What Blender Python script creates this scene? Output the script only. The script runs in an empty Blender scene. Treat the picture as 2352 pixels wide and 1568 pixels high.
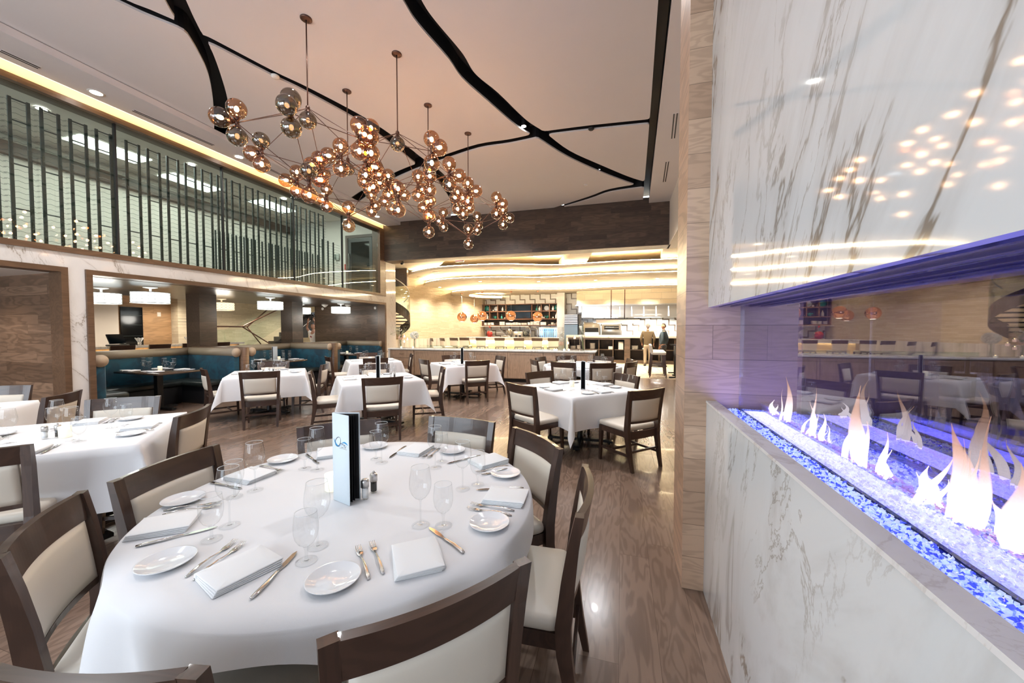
import bpy, bmesh, math, random
from mathutils import Vector, Matrix, noise
random.seed(7)
PI=math.pi
S=bpy.context.scene
COL=S.collection
# ------------------------------------------------------------------ camera
F_PX,CX,CY,HCAM=862.0,1176.0,784.0,1.58
YAW=math.atan(252/F_PX); PITCH=math.atan(29/F_PX)
_cy,_sy,_cp,_sp=math.cos(YAW),math.sin(YAW),math.cos(PITCH),math.sin(PITCH)
FW=Vector((-_sy*_cp,_cy*_cp,-_sp)); RT=Vector((_cy,_sy,0)); UP=RT.cross(FW); OC=Vector((0,0,HCAM))
cam=bpy.data.objects.new('camera',bpy.data.cameras.new('camera')); COL.objects.link(cam)
cam.data.sensor_width=36; cam.data.lens=F_PX*36/2352; cam.data.clip_start=.02; cam.data.clip_end=200
cam.matrix_world=Matrix(((RT.x,UP.x,-FW.x,0),(RT.y,UP.y,-FW.y,0),(RT.z,UP.z,-FW.z,HCAM),(0,0,0,1)))
S.camera=cam
# a measured point of the photo put on a real plane of the room (x=, y= or z= in metres)
def at(u,v,x=None,y=None,z=None):
    d=FW+RT*((u-CX)/F_PX)+UP*((CY-v)/F_PX)
    t=(x/d.x) if x is not None else (y/d.y) if y is not None else ((z-HCAM)/d.z)
    return OC+d*t
# ------------------------------------------------------------------ render look, world
vs=S.view_settings; vs.view_transform='Standard'; vs.look='None'; vs.gamma=1; vs.exposure=0.72
cy=S.cycles
cy.use_denoising=True; cy.max_bounces=7; cy.diffuse_bounces=3; cy.glossy_bounces=4; cy.transmission_bounces=4
cy.transparent_max_bounces=24; cy.sample_clamp_indirect=4; cy.sample_clamp_direct=0; cy.caustics_reflective=False; cy.caustics_refractive=False
cy.use_light_tree=True; cy.use_adaptive_sampling=True; cy.adaptive_threshold=.02
W=bpy.data.worlds.new('world'); S.world=W; W.use_nodes=True
W.node_tree.nodes['Background'].inputs[0].default_value=(.80,.90,1,1); W.node_tree.nodes['Background'].inputs[1].default_value=5.2

# ------------------------------------------------------------------ node helpers
class X:
    def __init__(s,nt,v): s.nt=nt; s.v=v
    def _m(s,op,o=None,c=None,rev=False):
        n=s.nt.nodes.new('ShaderNodeMath'); n.operation=op
        a,b=(o,s) if rev else (s,o)
        for i,q in enumerate((a,b,c)):
            if q is None: continue
            if isinstance(q,X): s.nt.links.new(q.v,n.inputs[i])
            else: n.inputs[i].default_value=q
        return X(s.nt,n.outputs[0])
    def __add__(s,o): return s._m('ADD',o)
    __radd__=__add__
    def __sub__(s,o): return s._m('SUBTRACT',o)
    def __rsub__(s,o): return s._m('SUBTRACT',o,rev=True)
    def __mul__(s,o): return s._m('MULTIPLY',o)
    __rmul__=__mul__
    def __truediv__(s,o): return s._m('DIVIDE',o)
    def floor(s): return s._m('FLOOR')
    def fract(s): return s._m('FRACT')
    def abs(s): return s._m('ABSOLUTE')
    def lt(s,o): return s._m('LESS_THAN',o)
    def gt(s,o): return s._m('GREATER_THAN',o)
    def mx(s,o): return s._m('MAXIMUM',o)
    def mn(s,o): return s._m('MINIMUM',o)
    def pw(s,o): return s._m('POWER',o)
    def sin(s): return s._m('SINE')
    def ss(s,a,b):
        n=s.nt.nodes.new('ShaderNodeMapRange'); n.interpolation_type='SMOOTHSTEP'
        s.nt.links.new(s.v,n.inputs[0]); n.inputs[1].default_value=a; n.inputs[2].default_value=b
        return X(s.nt,n.outputs[0])
class MT:
    def __init__(s,name):
        s.m=bpy.data.materials.new(name); s.m.use_nodes=True; s.nt=s.m.node_tree
        s.b=s.nt.nodes['Principled BSDF']; s.out=s.nt.nodes['Material Output']
    def P(s,obj=True):
        tc=s.nt.nodes.new('ShaderNodeTexCoord'); sp=s.nt.nodes.new('ShaderNodeSeparateXYZ')
        s.nt.links.new(tc.outputs['Object'],sp.inputs[0]); s.tc=tc
        return [X(s.nt,o) for o in sp.outputs]
    def vec(s,x,y,z):
        n=s.nt.nodes.new('ShaderNodeCombineXYZ')
        for i,q in enumerate((x,y,z)):
            if isinstance(q,X): s.nt.links.new(q.v,n.inputs[i])
            else: n.inputs[i].default_value=q
        return n.outputs[0]
    def noise(s,vec,scale=1,detail=2,rough=.5,dist=0):
        n=s.nt.nodes.new('ShaderNodeTexNoise'); s.nt.links.new(vec,n.inputs['Vector'])
        n.inputs['Scale'].default_value=scale; n.inputs['Detail'].default_value=detail
        n.inputs['Roughness'].default_value=rough; n.inputs['Distortion'].default_value=dist
        return X(s.nt,n.outputs['Fac'])
    def white(s,vec):
        n=s.nt.nodes.new('ShaderNodeTexWhiteNoise'); s.nt.links.new(vec,n.inputs['Vector']); return X(s.nt,n.outputs['Value'])
    def mix(s,f,a,b,mode='MIX'):
        n=s.nt.nodes.new('ShaderNodeMix'); n.data_type='RGBA'; n.blend_type=mode; n.clamp_factor=True
        if isinstance(f,X): s.nt.links.new(f.v,n.inputs[0])
        else: n.inputs[0].default_value=f
        for i,q in ((6,a),(7,b)):
            if isinstance(q,tuple): n.inputs[i].default_value=(*q,1)
            else: s.nt.links.new(q,n.inputs[i])
        return n.outputs[2]
    def set(s,color=None,rough=None,metal=None,coat=None,spec=None,emit=None,estr=0,bump=None,bstr=.2,bdist=.01,sheen=None):
        b=s.b
        if color is not None:
            if isinstance(color,tuple): b.inputs['Base Color'].default_value=(*color,1)
            else: s.nt.links.new(color,b.inputs['Base Color'])
        for k,v in (('Roughness',rough),('Metallic',metal),('Coat Weight',coat),('Specular IOR Level',spec),('Sheen Weight',sheen)):
            if v is None: continue
            if isinstance(v,X): s.nt.links.new(v.v,b.inputs[k])
            else: b.inputs[k].default_value=v
        if emit is not None:
            b.inputs['Emission Color'].default_value=(*emit,1); b.inputs['Emission Strength'].default_value=estr
        if bump is not None:
            n=s.nt.nodes.new('ShaderNodeBump'); n.inputs['Strength'].default_value=bstr; n.inputs['Distance'].default_value=bdist
            s.nt.links.new(bump.v,n.inputs['Height']); s.nt.links.new(n.outputs[0],b.inputs['Normal'])
        return s.m
def flat(name,c,rough=.5,metal=0,coat=0,emit=None,estr=0,spec=.5):
    return MT(name).set(color=c,rough=rough,metal=metal,coat=coat,emit=emit,estr=estr,spec=spec)
def emission(name,c,st):
    t=MT(name); t.nt.nodes.remove(t.b); e=t.nt.nodes.new('ShaderNodeEmission'); e.inputs[0].default_value=(*c,1); e.inputs[1].default_value=st
    t.nt.links.new(e.outputs[0],t.out.inputs[0]); return t.m
def paint(name,c,rough=.6,var=.03):
    t=MT(name); x,y,z=t.P(); n=t.noise(t.vec(x,y,z),3,3)
    return t.set(color=t.mix(n,tuple(k*(1-var) for k in c),tuple(min(1,k*(1+var)) for k in c)),rough=rough)
def planks(name,c1,c2,L,Wd,along,across,rough=.4,coat=0,grain=.5,gap=.004,bump=.15,gscale=1.0,third=None):
    t=MT(name); P=dict(zip('xyz',t.P())); a,b=P[along],P[across]
    o=[P[k] for k in 'xyz' if k not in (along,across)][0]
    row=(b/Wd).floor(); off=t.white(t.vec(row,3.1,1.7)); cu=a/L+off*3.7; cell=cu.floor()
    r=t.white(t.vec(row,cell,.5)); r2=t.white(t.vec(row,cell,4.5))
    g=t.noise(t.vec(a*(1.2*gscale),b*(34*gscale)+r*19,o*(34*gscale)+r2*7),1,6,.62,1.2)
    rings=((t.noise(t.vec(a*.9*gscale+r*31,b*5*gscale+r2*11,o*5),1,2,.5,.4)*48).sin()*.5+.5)
    gg=(g*.62+rings*.38)
    base=t.mix(r,c1,c2)
    if third: base=t.mix((r2.gt(.75))*.6,base,third)
    dark=t.mix(.72,base,tuple(k*.35 for k in c1),'MIX')
    col=t.mix((gg.ss(.38,.68))*grain,base,dark)
    gapm=((b/Wd).fract().lt(gap/Wd)).mx(cu.fract().lt(gap/L))
    col=t.mix(gapm*.75,col,tuple(k*.25 for k in c1))
    return t.set(color=col,rough=rough,coat=coat,bump=gg*.5+(1-gapm)*.6,bstr=bump,bdist=.004)
def marble(name,scale=1.,dirs=(1,1,.35),base=(.80,.79,.78),vein=(.36,.30,.25),rough=.06,amt=.8):
    t=MT(name); x,y,z=t.P()
    # the slabs' veins lean, so shear z into the horizontal axes
    v=t.vec(x*dirs[0]*scale+z*.35*scale,y*dirs[1]*scale+z*.42*scale,z*dirs[2]*scale)
    w=t.noise(v,1.3,4,.55,.9); n=t.noise(v,1.1,7,.6,1.5)
    v1=1-((n-.5).abs()).ss(.0,.017); m1=t.noise(v,.8,2,.5).ss(.42,.62)
    n2=t.noise(t.vec(x*dirs[0]*scale*1.9+z*.3,y*dirs[1]*scale*1.9+z*.5,z*dirs[2]*scale*1.6+5),1,8,.62,1.8)
    v2=1-((n2-.48).abs()).ss(.0,.010); m2=t.noise(v,1.7,2,.5).ss(.45,.6)
    halo=(1-((n-.5).abs()).ss(.0,.09))*m1*.25
    fac=((v1*m1).mx(v2*m2*.6)+halo)*amt
    cloud=t.mix(w.ss(.3,.75),base,tuple(k*.93 for k in base))
    return t.set(color=t.mix(fac,cloud,vein),rough=rough,coat=0,spec=.6)
def ledgestone(name,c1,c2,along,H=.055,L=.42,bump=.8,c3=None):
    t=MT(name); P=dict(zip('xyz',t.P())); a,b=P[along],P['z']
    row=(b/H).floor(); off=t.white(t.vec(row,1.3,2.1)); cu=a/L+off*5.3; cell=cu.floor(); r=t.white(t.vec(row,cell,.7))
    gap=((b/H).fract().lt(.07)).mx(cu.fract().lt(.012)); n=t.noise(t.vec(a,P['x']+P['y'],b),14,4)
    col=t.mix(r,c1,c2); col=t.mix(n*.35,col,c3 or tuple(k*.7 for k in c1)); col=t.mix(gap*.5,col,tuple(k*.45 for k in c1))
    return t.set(color=col,rough=.75,bump=r*1.2+n*.4+(1-gap)*.8,bstr=bump,bdist=.02)
def glassy(name,tint=(.98,.98,.98),refl=1.0,base_refl=.0,rough=0.0,ior=1.45):
    t=MT(name); nt=t.nt; nt.nodes.remove(t.b)
    tr=nt.nodes.new('ShaderNodeBsdfTransparent'); tr.inputs[0].default_value=(*tint,1)
    gl=nt.nodes.new('ShaderNodeBsdfGlossy'); gl.inputs['Roughness'].default_value=rough
    lw=nt.nodes.new('ShaderNodeLayerWeight'); lw.inputs[0].default_value=.5
    f=X(nt,lw.outputs['Facing']).pw(5.0)*(.75*refl)+(.03*refl+base_refl); mx=nt.nodes.new('ShaderNodeMixShader')
    nt.links.new(f.mn(1.0).v,mx.inputs[0]); nt.links.new(tr.outputs[0],mx.inputs[1]); nt.links.new(gl.outputs[0],mx.inputs[2])
    nt.links.new(mx.outputs[0],t.out.inputs[0]); return t.m
# ------------------------------------------------------------------ materials
M={}
M['ceiling']=paint('ceiling_plaster',(.72,.68,.675),.75,.015)
M['white']=paint('white_paint',(.78,.74,.69),.6)
M['cream']=paint('cream_plaster',(.86,.76,.60),.6)
M['black']=flat('matte_black',(.006,.006,.008),.55)
M['ironblack']=flat('black_iron',(.012,.012,.013),.35,.3)
M['floor']=planks('oak_floor',(.20,.135,.10),(.25,.172,.13),2.1,.19,'y','x',rough=.2,coat=.12,grain=.48,bump=.12,gap=.002,gscale=1.7,third=(.165,.11,.083))
M['pier']=planks('pale_oak_boards',(.42,.27,.18),(.58,.40,.28),2.4,.2,'x','z',rough=.45,grain=.3,gap=.003,gscale=2.2)
M['pier_side']=planks('pale_oak_boards_side',(.42,.27,.18),(.58,.40,.28),2.4,.2,'y','z',rough=.35,grain=.45,gap=.003)
M['beam']=planks('dark_oak_beam',(.045,.026,.018),(.085,.052,.036),1.1,.145,'x','z',rough=.5,grain=.5,gap=.002,third=(.12,.075,.05))
M['beam_under']=planks('dark_oak_beam_under',(.10,.062,.04),(.14,.09,.06),2.2,.25,'x','y',rough=.5,grain=.4,gap=.002)
M['nichewood']=planks('knotty_wall_boards',(.13,.075,.045),(.27,.165,.105),1.5,.15,'x','z',rough=.4,grain=.55,gap=.003)
M['darkpanel']=planks('smoked_oak_panel',(.06,.04,.03),(.12,.08,.058),1.3,.16,'x','z',rough=.35,grain=.5,gap=.003)
M['colwood']=planks('smoked_oak_column',(.045,.032,.026),(.09,.06,.045),.9,.25,'y','z',rough=.35,grain=.4,gap=.003)
M['soffitwood']=planks('walnut_soffit',(.05,.032,.022),(.09,.058,.04),3.0,.18,'y','x',rough=.3,grain=.5,gap=.003)
M['oakceil']=planks('oak_ceiling_boards',(.55,.40,.24),(.66,.50,.33),2.4,.2,'x','y',rough=.6,grain=.3,gap=.003)
M['honeyoak']=planks('honey_oak_panel',(.36,.22,.11),(.46,.29,.16),1.2,.3,'y','z',rough=.4,grain=.4,gap=.003)
M['frame']=planks('walnut_trim',(.12,.066,.036),(.16,.09,.052),3.5,.5,'y','z',rough=.4,grain=.4,gap=.001,bump=.05)
M['cabinet']=planks('rift_oak_cabinet',(.38,.25,.165),(.43,.285,.19),8,5,'z','x',rough=.45,grain=.35,gap=0.0,bump=.05,gscale=1.4)
M['cabline']=flat('cabinet_shadow_gap',(.10,.06,.04),.6)
M['marble']=marble('calacatta_marble',.8,dirs=(1,1,.22),base=(.76,.785,.81),vein=(.30,.26,.22),amt=.95)
M['marble_low']=marble('calacatta_marble_wall',1.4,base=(.80,.76,.72),vein=(.36,.30,.24),rough=.08)
M['counter']=marble('counter_marble',2.2,base=(.74,.71,.67),vein=(.35,.30,.25),rough=.12,amt=.7)
M['stone_x']=ledgestone('ledgestone_bar',(.60,.47,.31),(.74,.60,.42),'y',.06,.42)
M['stone_b']=ledgestone('ledgestone_back_room',(.62,.53,.38),(.76,.67,.50),'y',.05,.4)
M['stone_h']=ledgestone('hood_stone',(.80,.68,.50),(.90,.79,.62),'x',.30,.9,.3,c3=(.70,.50,.28))
M['cloth']=MT('linen_tablecloth'); _t=M['cloth']; x,y,z=_t.P(); _n=_t.noise(_t.vec(x,y,z),5,4); _w=_t.noise(_t.vec(x,y,z),900,1)
M['cloth']=_t.set(color=(.74,.74,.765),rough=.9,bump=_n*.6+_w*.05,bstr=.25,bdist=.02,sheen=.2)
M['napkin']=flat('linen_napkin',(.80,.81,.83),.95)
M['china']=flat('white_china',(.78,.79,.82),.08,coat=.3)
M['steel']=flat('polished_steel',(.62,.60,.58),.12,1)
M['brushed']=flat('brushed_steel',(.55,.54,.53),.32,1)
M['satin']=flat('satin_steel_panel',(.66,.64,.60),.28,.85)
M['glass']=glassy('thin_glass',(.972,.978,.98),1.0,.02,.02)
M['wineglass_pane']=glassy('wine_wall_pane',(.86,.92,.885),1.5,.015,ior=1.5)
M['clearpane']=glassy('clear_pane',(.90,.96,.94),1.2,.01)
M['firepane']=glassy('fire_pane',(.80,.80,.92),1.5,.10,ior=1.55)
M['fireback']=glassy('fire_back_pane',(.06,.06,.10),1.3,.30,ior=1.6)
M['candleglass']=flat('frosted_votive_glass',(.78,.80,.74),.35,emit=(1,.86,.55),estr=.35)
M['wax']=flat('candle_wax',(.95,.85,.72),.4,emit=(1,.72,.42),estr=1.2)
M['pinkwax']=flat('pink_candle_wax',(.95,.72,.62),.4,emit=(1,.62,.45),estr=.9)
M['flame_small']=emission('candle_flame',(1,.72,.35),14)
M['leather']=MT('cream_leather'); _t=M['leather']; x,y,z=_t.P(); _n=_t.noise(_t.vec(x,y,z),160,3)
M['leather']=_t.set(color=(.64,.58,.50),rough=.42,bump=_n,bstr=.08,bdist=.002)
M['chairwood']=planks('dark_walnut_chair',(.050,.025,.017),(.062,.032,.022),3,2,'x','y',rough=.30,coat=.25,grain=.45,gap=0,bump=.05,gscale=2.5)
M['chairwood_v']=planks('dark_walnut_chair_upright',(.050,.025,.017),(.062,.032,.022),3,2,'z','x',rough=.30,coat=.25,grain=.45,gap=0,bump=.05,gscale=2.5)
M['teal']=MT('teal_velvet'); _t=M['teal']; x,y,z=_t.P(); _n=_t.noise(_t.vec(x,y,z),4,3,.5,1)
M['teal']=_t.set(color=_t.mix(_n.ss(.35,.7),(.0,.030,.058),(.0,.075,.125)),rough=.7,sheen=.12)
M['bolster']=flat('taupe_leather_roll',(.28,.23,.165),.5)
M['bolster_end']=flat('woven_roll_end',(.46,.36,.26),.7)
M['darkseat']=flat('dark_green_leather',(.020,.026,.024),.35)
M['tabletop']=planks('walnut_table_top',(.07,.045,.032),(.09,.06,.042),3,1.2,'y','x',rough=.12,coat=.4,grain=.4,gap=0,bump=.03)
M['bronze']=flat('aged_bronze',(.13,.070,.052),.38,.85)
M['globe']=glassy('smoked_mirror_globe',(.73,.50,.33),1.3,.10,.01,1.6)
M['globe_dark']=glassy('dark_mirror_globe',(.40,.32,.20),1.3,.16,.01,1.6)
M['bulb']=emission('warm_bulb',(1,.79,.58),56)
M['bulb_dim']=emission('dim_bulb',(1,.60,.32),2)
M['copper']=flat('polished_copper',(.93,.50,.32),.06,1)
M['downlight']=emission('downlight_lens',(1,.96,.90),28)
M['downlight_w']=emission('warm_downlight_lens',(1,.84,.58),22)
M['cove']=emission('warm_cove_strip',(1,.80,.48),120)
M['cove_left']=emission('amber_cove_strip',(1,.72,.30),9)
M['shade']=emission('white_lit_shade',(.93,1,.97),1.5)
M['shade_warm']=emission('amber_lit_shade',(1,.76,.46),1.2)
M['wire']=flat('shade_wire',(.30,.27,.22),.4,.8)
M['rack']=flat('rack_steel',(.05,.065,.068),.45,.6)
M['led_blue']=emission('blue_led_strip',(.16,.14,1),6)
M['logo_blue']=flat('logo_blue',(.02,.30,.62),.5)
M['ink']=flat('dark_ink',(.04,.05,.08),.6)
M['menuwhite']=flat('white_menu_cover',(.66,.74,.80),.5)
M['menublack']=flat('black_menu_lining',(.004,.004,.006),.5)
M['tv']=flat('tv_screen',(.004,.008,.014),.1)
M['shelfwood']=flat('shelf_walnut',(.14,.062,.035),.45)
M['shelfback']=flat('shelf_back_dark',(.018,.010,.007),.6)
M['tealglaze']=flat('teal_glazed_ceramic',(.02,.20,.18),.12,coat=.5)
M['ceramic']=flat('white_ceramic',(.78,.72,.66),.3)
M['exitred']=emission('exit_red',(1,.12,.14),2.6)
M['leaf']=flat('green_leaf',(.10,.17,.03),.6)
M['stemgreen']=flat('flower_stem',(.13,.20,.03),.6)
M['flower']=flat('white_flower',(.92,.88,.76),.8,emit=None)
M['flower_pink']=flat('pale_pink_flower',(.85,.58,.42),.8)
M['skin']=flat('skin',(.38,.19,.12),.55)
M['hair_grey']=flat('grey_hair',(.16,.14,.13),.8)
M['hair_dark']=flat('dark_hair',(.035,.025,.02),.7)
M['blazer']=flat('olive_brown_blazer',(.075,.052,.026),.85)
M['navy']=flat('navy_shirt',(.016,.034,.055),.7)
M['trousers_dark']=flat('dark_trousers',(.018,.018,.025),.8)
M['khaki']=flat('beige_trousers',(.34,.27,.20),.8)
M['tee']=flat('white_tee',(.62,.60,.56),.85)
M['shoe']=flat('black_shoe',(.01,.01,.01),.3)
M['salt']=flat('salt_grains',(.85,.85,.85),.9)
M['pepper']=flat('peppercorns',(.03,.025,.022),.8)
def carpet():
    t=MT('patterned_carpet'); x,y,z=t.P(); n=t.noise(t.vec(x,y,z),9,5,.7); g=((x/.45).fract().lt(.10)).mx((y/.45).fract().lt(.10)); n2=t.noise(t.vec(x,y,z),60,3)
    c=t.mix(n.ss(.35,.65),(.62,.53,.41),(.33,.27,.21)); c=t.mix(g*.5,c,(.25,.20,.16)); return t.set(color=c,rough=.95,bump=n2,bstr=.4)
M['carpet']=carpet()
def stairtile(name,s=.29,dark=(.26,.20,.15),wht=(.86,.84,.80)):
    t=MT(name); x,y,z=t.P(); u=x/s; w=z/s; a=u.floor(); b=w.floor()
    par=((a+b)*.5).fract().lt(.25)          # even cells carry the dark stair line
    line=(par*w.fract().lt(.2)).mx((1-par)*u.fract().gt(.8))
    fine=par*((w*5).fract().lt(.10))+(1-par)*((u*5).fract().lt(.10)); r=t.white(t.vec(a,b,(w*5).floor()))
    c=t.mix(r*.3,wht,tuple(k*.86 for k in wht)); c=t.mix(fine.mn(1.)*.22,c,(.45,.42,.38)); c=t.mix(line,c,dark)
    return t.set(color=c,rough=.22)
M['tile']=stairtile('stepped_wall_tile',dark=(.15,.11,.08),wht=(.90,.88,.85)); 
def subway(name):
    t=MT(name); x,y,z=t.P(); row=(z/.075).floor(); f=((z/.075).fract().lt(.06)).mx(((x+y)/.15+row*.5).fract().lt(.03))
    return t.set(color=t.mix(f*.4,(.82,.80,.76),(.45,.42,.38)),rough=.2)
M['subway']=subway('white_subway_tile')
def firebed():
    t=MT('glowing_glass_base'); x,y,z=t.P(); v=t.nt.nodes.new('ShaderNodeTexVoronoi'); t.nt.links.new(t.vec(x,y,z),v.inputs['Vector']); v.inputs['Scale'].default_value=75
    n=t.noise(t.vec(x,y,z),14,3).ss(.35,.7); q=X(t.nt,v.outputs['Distance'])
    t.set(color=(.35,.45,.95),rough=.1,bump=q,bstr=1,bdist=.02); c=t.mix(n,(.05,.08,.95),(.45,.60,1.0))
    t.nt.links.new(c,t.b.inputs['Emission Color']); t.b.inputs['Emission Strength'].default_value=.45; return t.m  # blue glow painted in for the LED light under the bed
M['firebed']=firebed()
def chip(name,c,e,st,tint=None):  # chips glow by emission in place of light shining through them
    return flat(name,c,.05,0,.5,emit=e,estr=st)
M['chip1']=chip('clear_fire_glass',(.75,.85,1),(.42,.52,1),.32)
M['chip2']=chip('blue_lit_fire_glass',(.10,.16,.9),(.05,.07,1),.30)
M['chip3']=chip('amber_fire_glass',(.55,.30,.22),(.9,.35,.25),.15)
def flame_mat():
    t=MT('gas_flame'); nt=t.nt; nt.nodes.remove(t.b)
    x,y,z=t.P(); lw=nt.nodes.new('ShaderNodeLayerWeight'); lw.inputs[0].default_value=.35
    e=nt.nodes.new('ShaderNodeEmission'); tr=nt.nodes.new('ShaderNodeBsdfTransparent'); mx=nt.nodes.new('ShaderNodeMixShader')
    f=X(nt,lw.outputs['Facing']); n=t.noise(t.vec(x,y,z),12,3)
    h=z.ss(.03,.22)
    col=t.mix(h,(1,.90,.78),(1,.52,.26)); nt.links.new(col,e.inputs[0]); st=2.3-h*1.5; nt.links.new(st.v,e.inputs[1])
    n2=t.noise(t.vec(x*1,y*3,z*.6),9,2)
    a=(((1-f).pw(1.6))*1.45-h*.62+(n-.5)*.35+(n2-.5)*1.3*h).mx(0.0).mn(.96)
    nt.links.new(a.v,mx.inputs[0]); nt.links.new(tr.outputs[0],mx.inputs[1]); nt.links.new(e.outputs[0],mx.inputs[2]); nt.links.new(mx.outputs[0],t.out.inputs[0]); return t.m
M['flame']=flame_mat()
# ------------------------------------------------------------------ mesh helpers
class MB:
    def __init__(s): s.v=[]; s.f=[]; s.mi=[]; s.cur=0; s.sm=[]
    def add(s,vs,fs,smooth=False):
        o=len(s.v); s.v+=[tuple(p) for p in vs]
        for f in fs: s.f.append([i+o for i in f]); s.mi.append(s.cur); s.sm.append(smooth)
        return s
    def box(s,x0,x1,y0,y1,z0,z1,T=None):
        vs=[(x,y,z) for x in (x0,x1) for y in (y0,y1) for z in (z0,z1)]
        if T: vs=[T@Vector(p) for p in vs]
        return s.add(vs,[(0,1,3,2),(4,6,7,5),(0,4,5,1),(2,3,7,6),(0,2,6,4),(1,5,7,3)])
    def rbox(s,x0,x1,y0,y1,z0,z1,r=.01,n=2,T=None,crown=0):
        # box with rounded edges: superellipse-like chamfers by nested rings
        vs=[];fs=[]; cx,cy_=(x0+x1)/2,(y0+y1)/2
        def ring(ins,z):
            pts=[]
            a,b=(x1-x0)/2-ins,(y1-y0)/2-ins; rr=max(r-ins*.0,.001); rr=min(rr,a,b)
            for qx,qy,a0 in ((1,1,0),(-1,1,PI/2),(-1,-1,PI),(1,-1,1.5*PI)):
                for k in range(n+1):
                    an=a0+PI/2*k/n; pts.append((cx+qx*(a-rr)+rr*math.cos(an),cy_+qy*(b-rr)+rr*math.sin(an),z))
            return pts
        rings=[]
        for k in range(n+1):
            an=PI/2*k/n; rings.append(ring(r*(1-math.sin(an)),z0+r*(1-math.cos(an))))
        for k in range(n+1):
            an=PI/2*k/n; rings.append(ring(r*(1-math.cos(an)),z1-r*(1-math.sin(an))))
        m=len(rings[0])
        for rg in rings: vs+=rg
        for i in range(len(rings)-1):
            for j in range(m): fs.append((i*m+j,i*m+(j+1)%m,(i+1)*m+(j+1)%m,(i+1)*m+j))
        fs.append(tuple(range(m-1,-1,-1)))
        if crown:
            L=len(rings)-1; top=rings[-1]; o=len(vs)
            vs+=[(cx+(p[0]-cx)*.6,cy_+(p[1]-cy_)*.6,z1+crown*.75) for p in top]; vs.append((cx,cy_,z1+crown))
            for j in range(m): fs.append((L*m+j,L*m+(j+1)%m,o+(j+1)%m,o+j)); fs.append((o+j,o+(j+1)%m,o+m))
        else: fs.append(tuple(range((len(rings)-1)*m,len(rings)*m)))
        if T: vs=[T@Vector(p) for p in vs]
        return s.add(vs,fs,True)
    def lathe(s,prof,n=24,c=(0,0,0),closed=False,T=None,smooth=True):
        vs=[];fs=[]
        for r,z in prof:
            for k in range(n):
                a=2*PI*k/n; vs.append((c[0]+r*math.cos(a),c[1]+r*math.sin(a),c[2]+z))
        for i in range(len(prof)-1):
            for k in range(n): fs.append((i*n+k,i*n+(k+1)%n,(i+1)*n+(k+1)%n,(i+1)*n+k))
        if closed: fs.append(tuple(range(n-1,-1,-1))); fs.append(tuple(range((len(prof)-1)*n,len(prof)*n)))
        if T: vs=[T@Vector(p) for p in vs]
        return s.add(vs,fs,smooth)
    def tube(s,pts,r,n=8,cap=True,flat=1.0,smooth=True):
        pts=[Vector(p) for p in pts]; vs=[];fs=[]; rr=r if isinstance(r,(list,tuple)) else [r]*len(pts)
        up=Vector((0,0,1)); pu=None
        for i,p in enumerate(pts):
            d=(pts[min(i+1,len(pts)-1)]-pts[max(i-1,0)]).normalized()
            if pu is None: pu=d.cross(up); pu=d.cross(Vector((1,0,0))) if pu.length<1e-3 else pu
            u=(pu-d*pu.dot(d)).normalized(); w=d.cross(u); pu=u
            for k in range(n):
                a=2*PI*k/n; vs.append(p+u*math.cos(a)*rr[i]+w*math.sin(a)*rr[i]*flat)
        for i in range(len(pts)-1):
            for k in range(n): fs.append((i*n+k,i*n+(k+1)%n,(i+1)*n+(k+1)%n,(i+1)*n+k))
        if cap: fs.append(tuple(range(n-1,-1,-1))); fs.append(tuple(range((len(pts)-1)*n,len(pts)*n)))
        return s.add(vs,fs,smooth)
    def bar(s,p,q,w,h,up=(0,0,1)):
        p,q=Vector(p),Vector(q); d=(q-p); L=d.length; d.normalize(); u=d.cross(Vector(up))
        if u.length<1e-3: u=d.cross(Vector((1,0,0)))
        u.normalize(); v=u.cross(d); vs=[]
        for a in (p,q):
            for i,j in ((-1,-1),(1,-1),(1,1),(-1,1)): vs.append(a+u*i*w/2+v*j*h/2)
        return s.add(vs,[(0,3,2,1),(4,5,6,7),(0,1,5,4),(1,2,6,5),(2,3,7,6),(3,0,4,7)])
    def sphere(s,c,r,n=16,m=10,sz=1,smooth=True):
        prof=[(max(r*math.sin(PI*i/m),1e-5),-r*sz*math.cos(PI*i/m)) for i in range(m+1)]
        return s.lathe(prof,n,c,smooth=smooth)
    def grid(s,fn,nu,nv,smooth=True,wrap=False):
        vs=[fn(i/nu,j/nv) for i in range(nu+1) for j in range(nv+1)]
        fs=[(i*(nv+1)+j,(i+1)*(nv+1)+j,(i+1)*(nv+1)+j+1,i*(nv+1)+j+1) for i in range(nu) for j in range(nv)]
        return s.add(vs,fs,smooth)
    def slab(s,pts,z0,z1):
        n=len(pts); vs=[(p[0],p[1],z0) for p in pts]+[(p[0],p[1],z1) for p in pts]
        return s.add(vs,[tuple(range(n-1,-1,-1)),tuple(range(n,2*n))]+[(i,(i+1)%n,n+(i+1)%n,n+i) for i in range(n)])
    def sheet(s,fn,nu,nv,th):
        # curved panel with thickness: fn(u,v)->(point,normal)
        a=[[fn(i/nu,j/nv) for j in range(nv+1)] for i in range(nu+1)]
        vs=[];
        for sg in (-.5,.5):
            for i in range(nu+1):
                for j in range(nv+1): p,n=a[i][j]; vs.append(Vector(p)+Vector(n)*th*sg)
        K=(nu+1)*(nv+1); idx=lambda k,i,j:k*K+i*(nv+1)+j; fs=[]
        for i in range(nu):
            for j in range(nv):
                fs.append((idx(0,i,j),idx(0,i+1,j),idx(0,i+1,j+1),idx(0,i,j+1))); fs.append((idx(1,i,j),idx(1,i,j+1),idx(1,i+1,j+1),idx(1,i+1,j)))
        for i in range(nu):
            for j in (0,nv): fs.append((idx(0,i,j),idx(0,i+1,j),idx(1,i+1,j),idx(1,i,j)))
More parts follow.
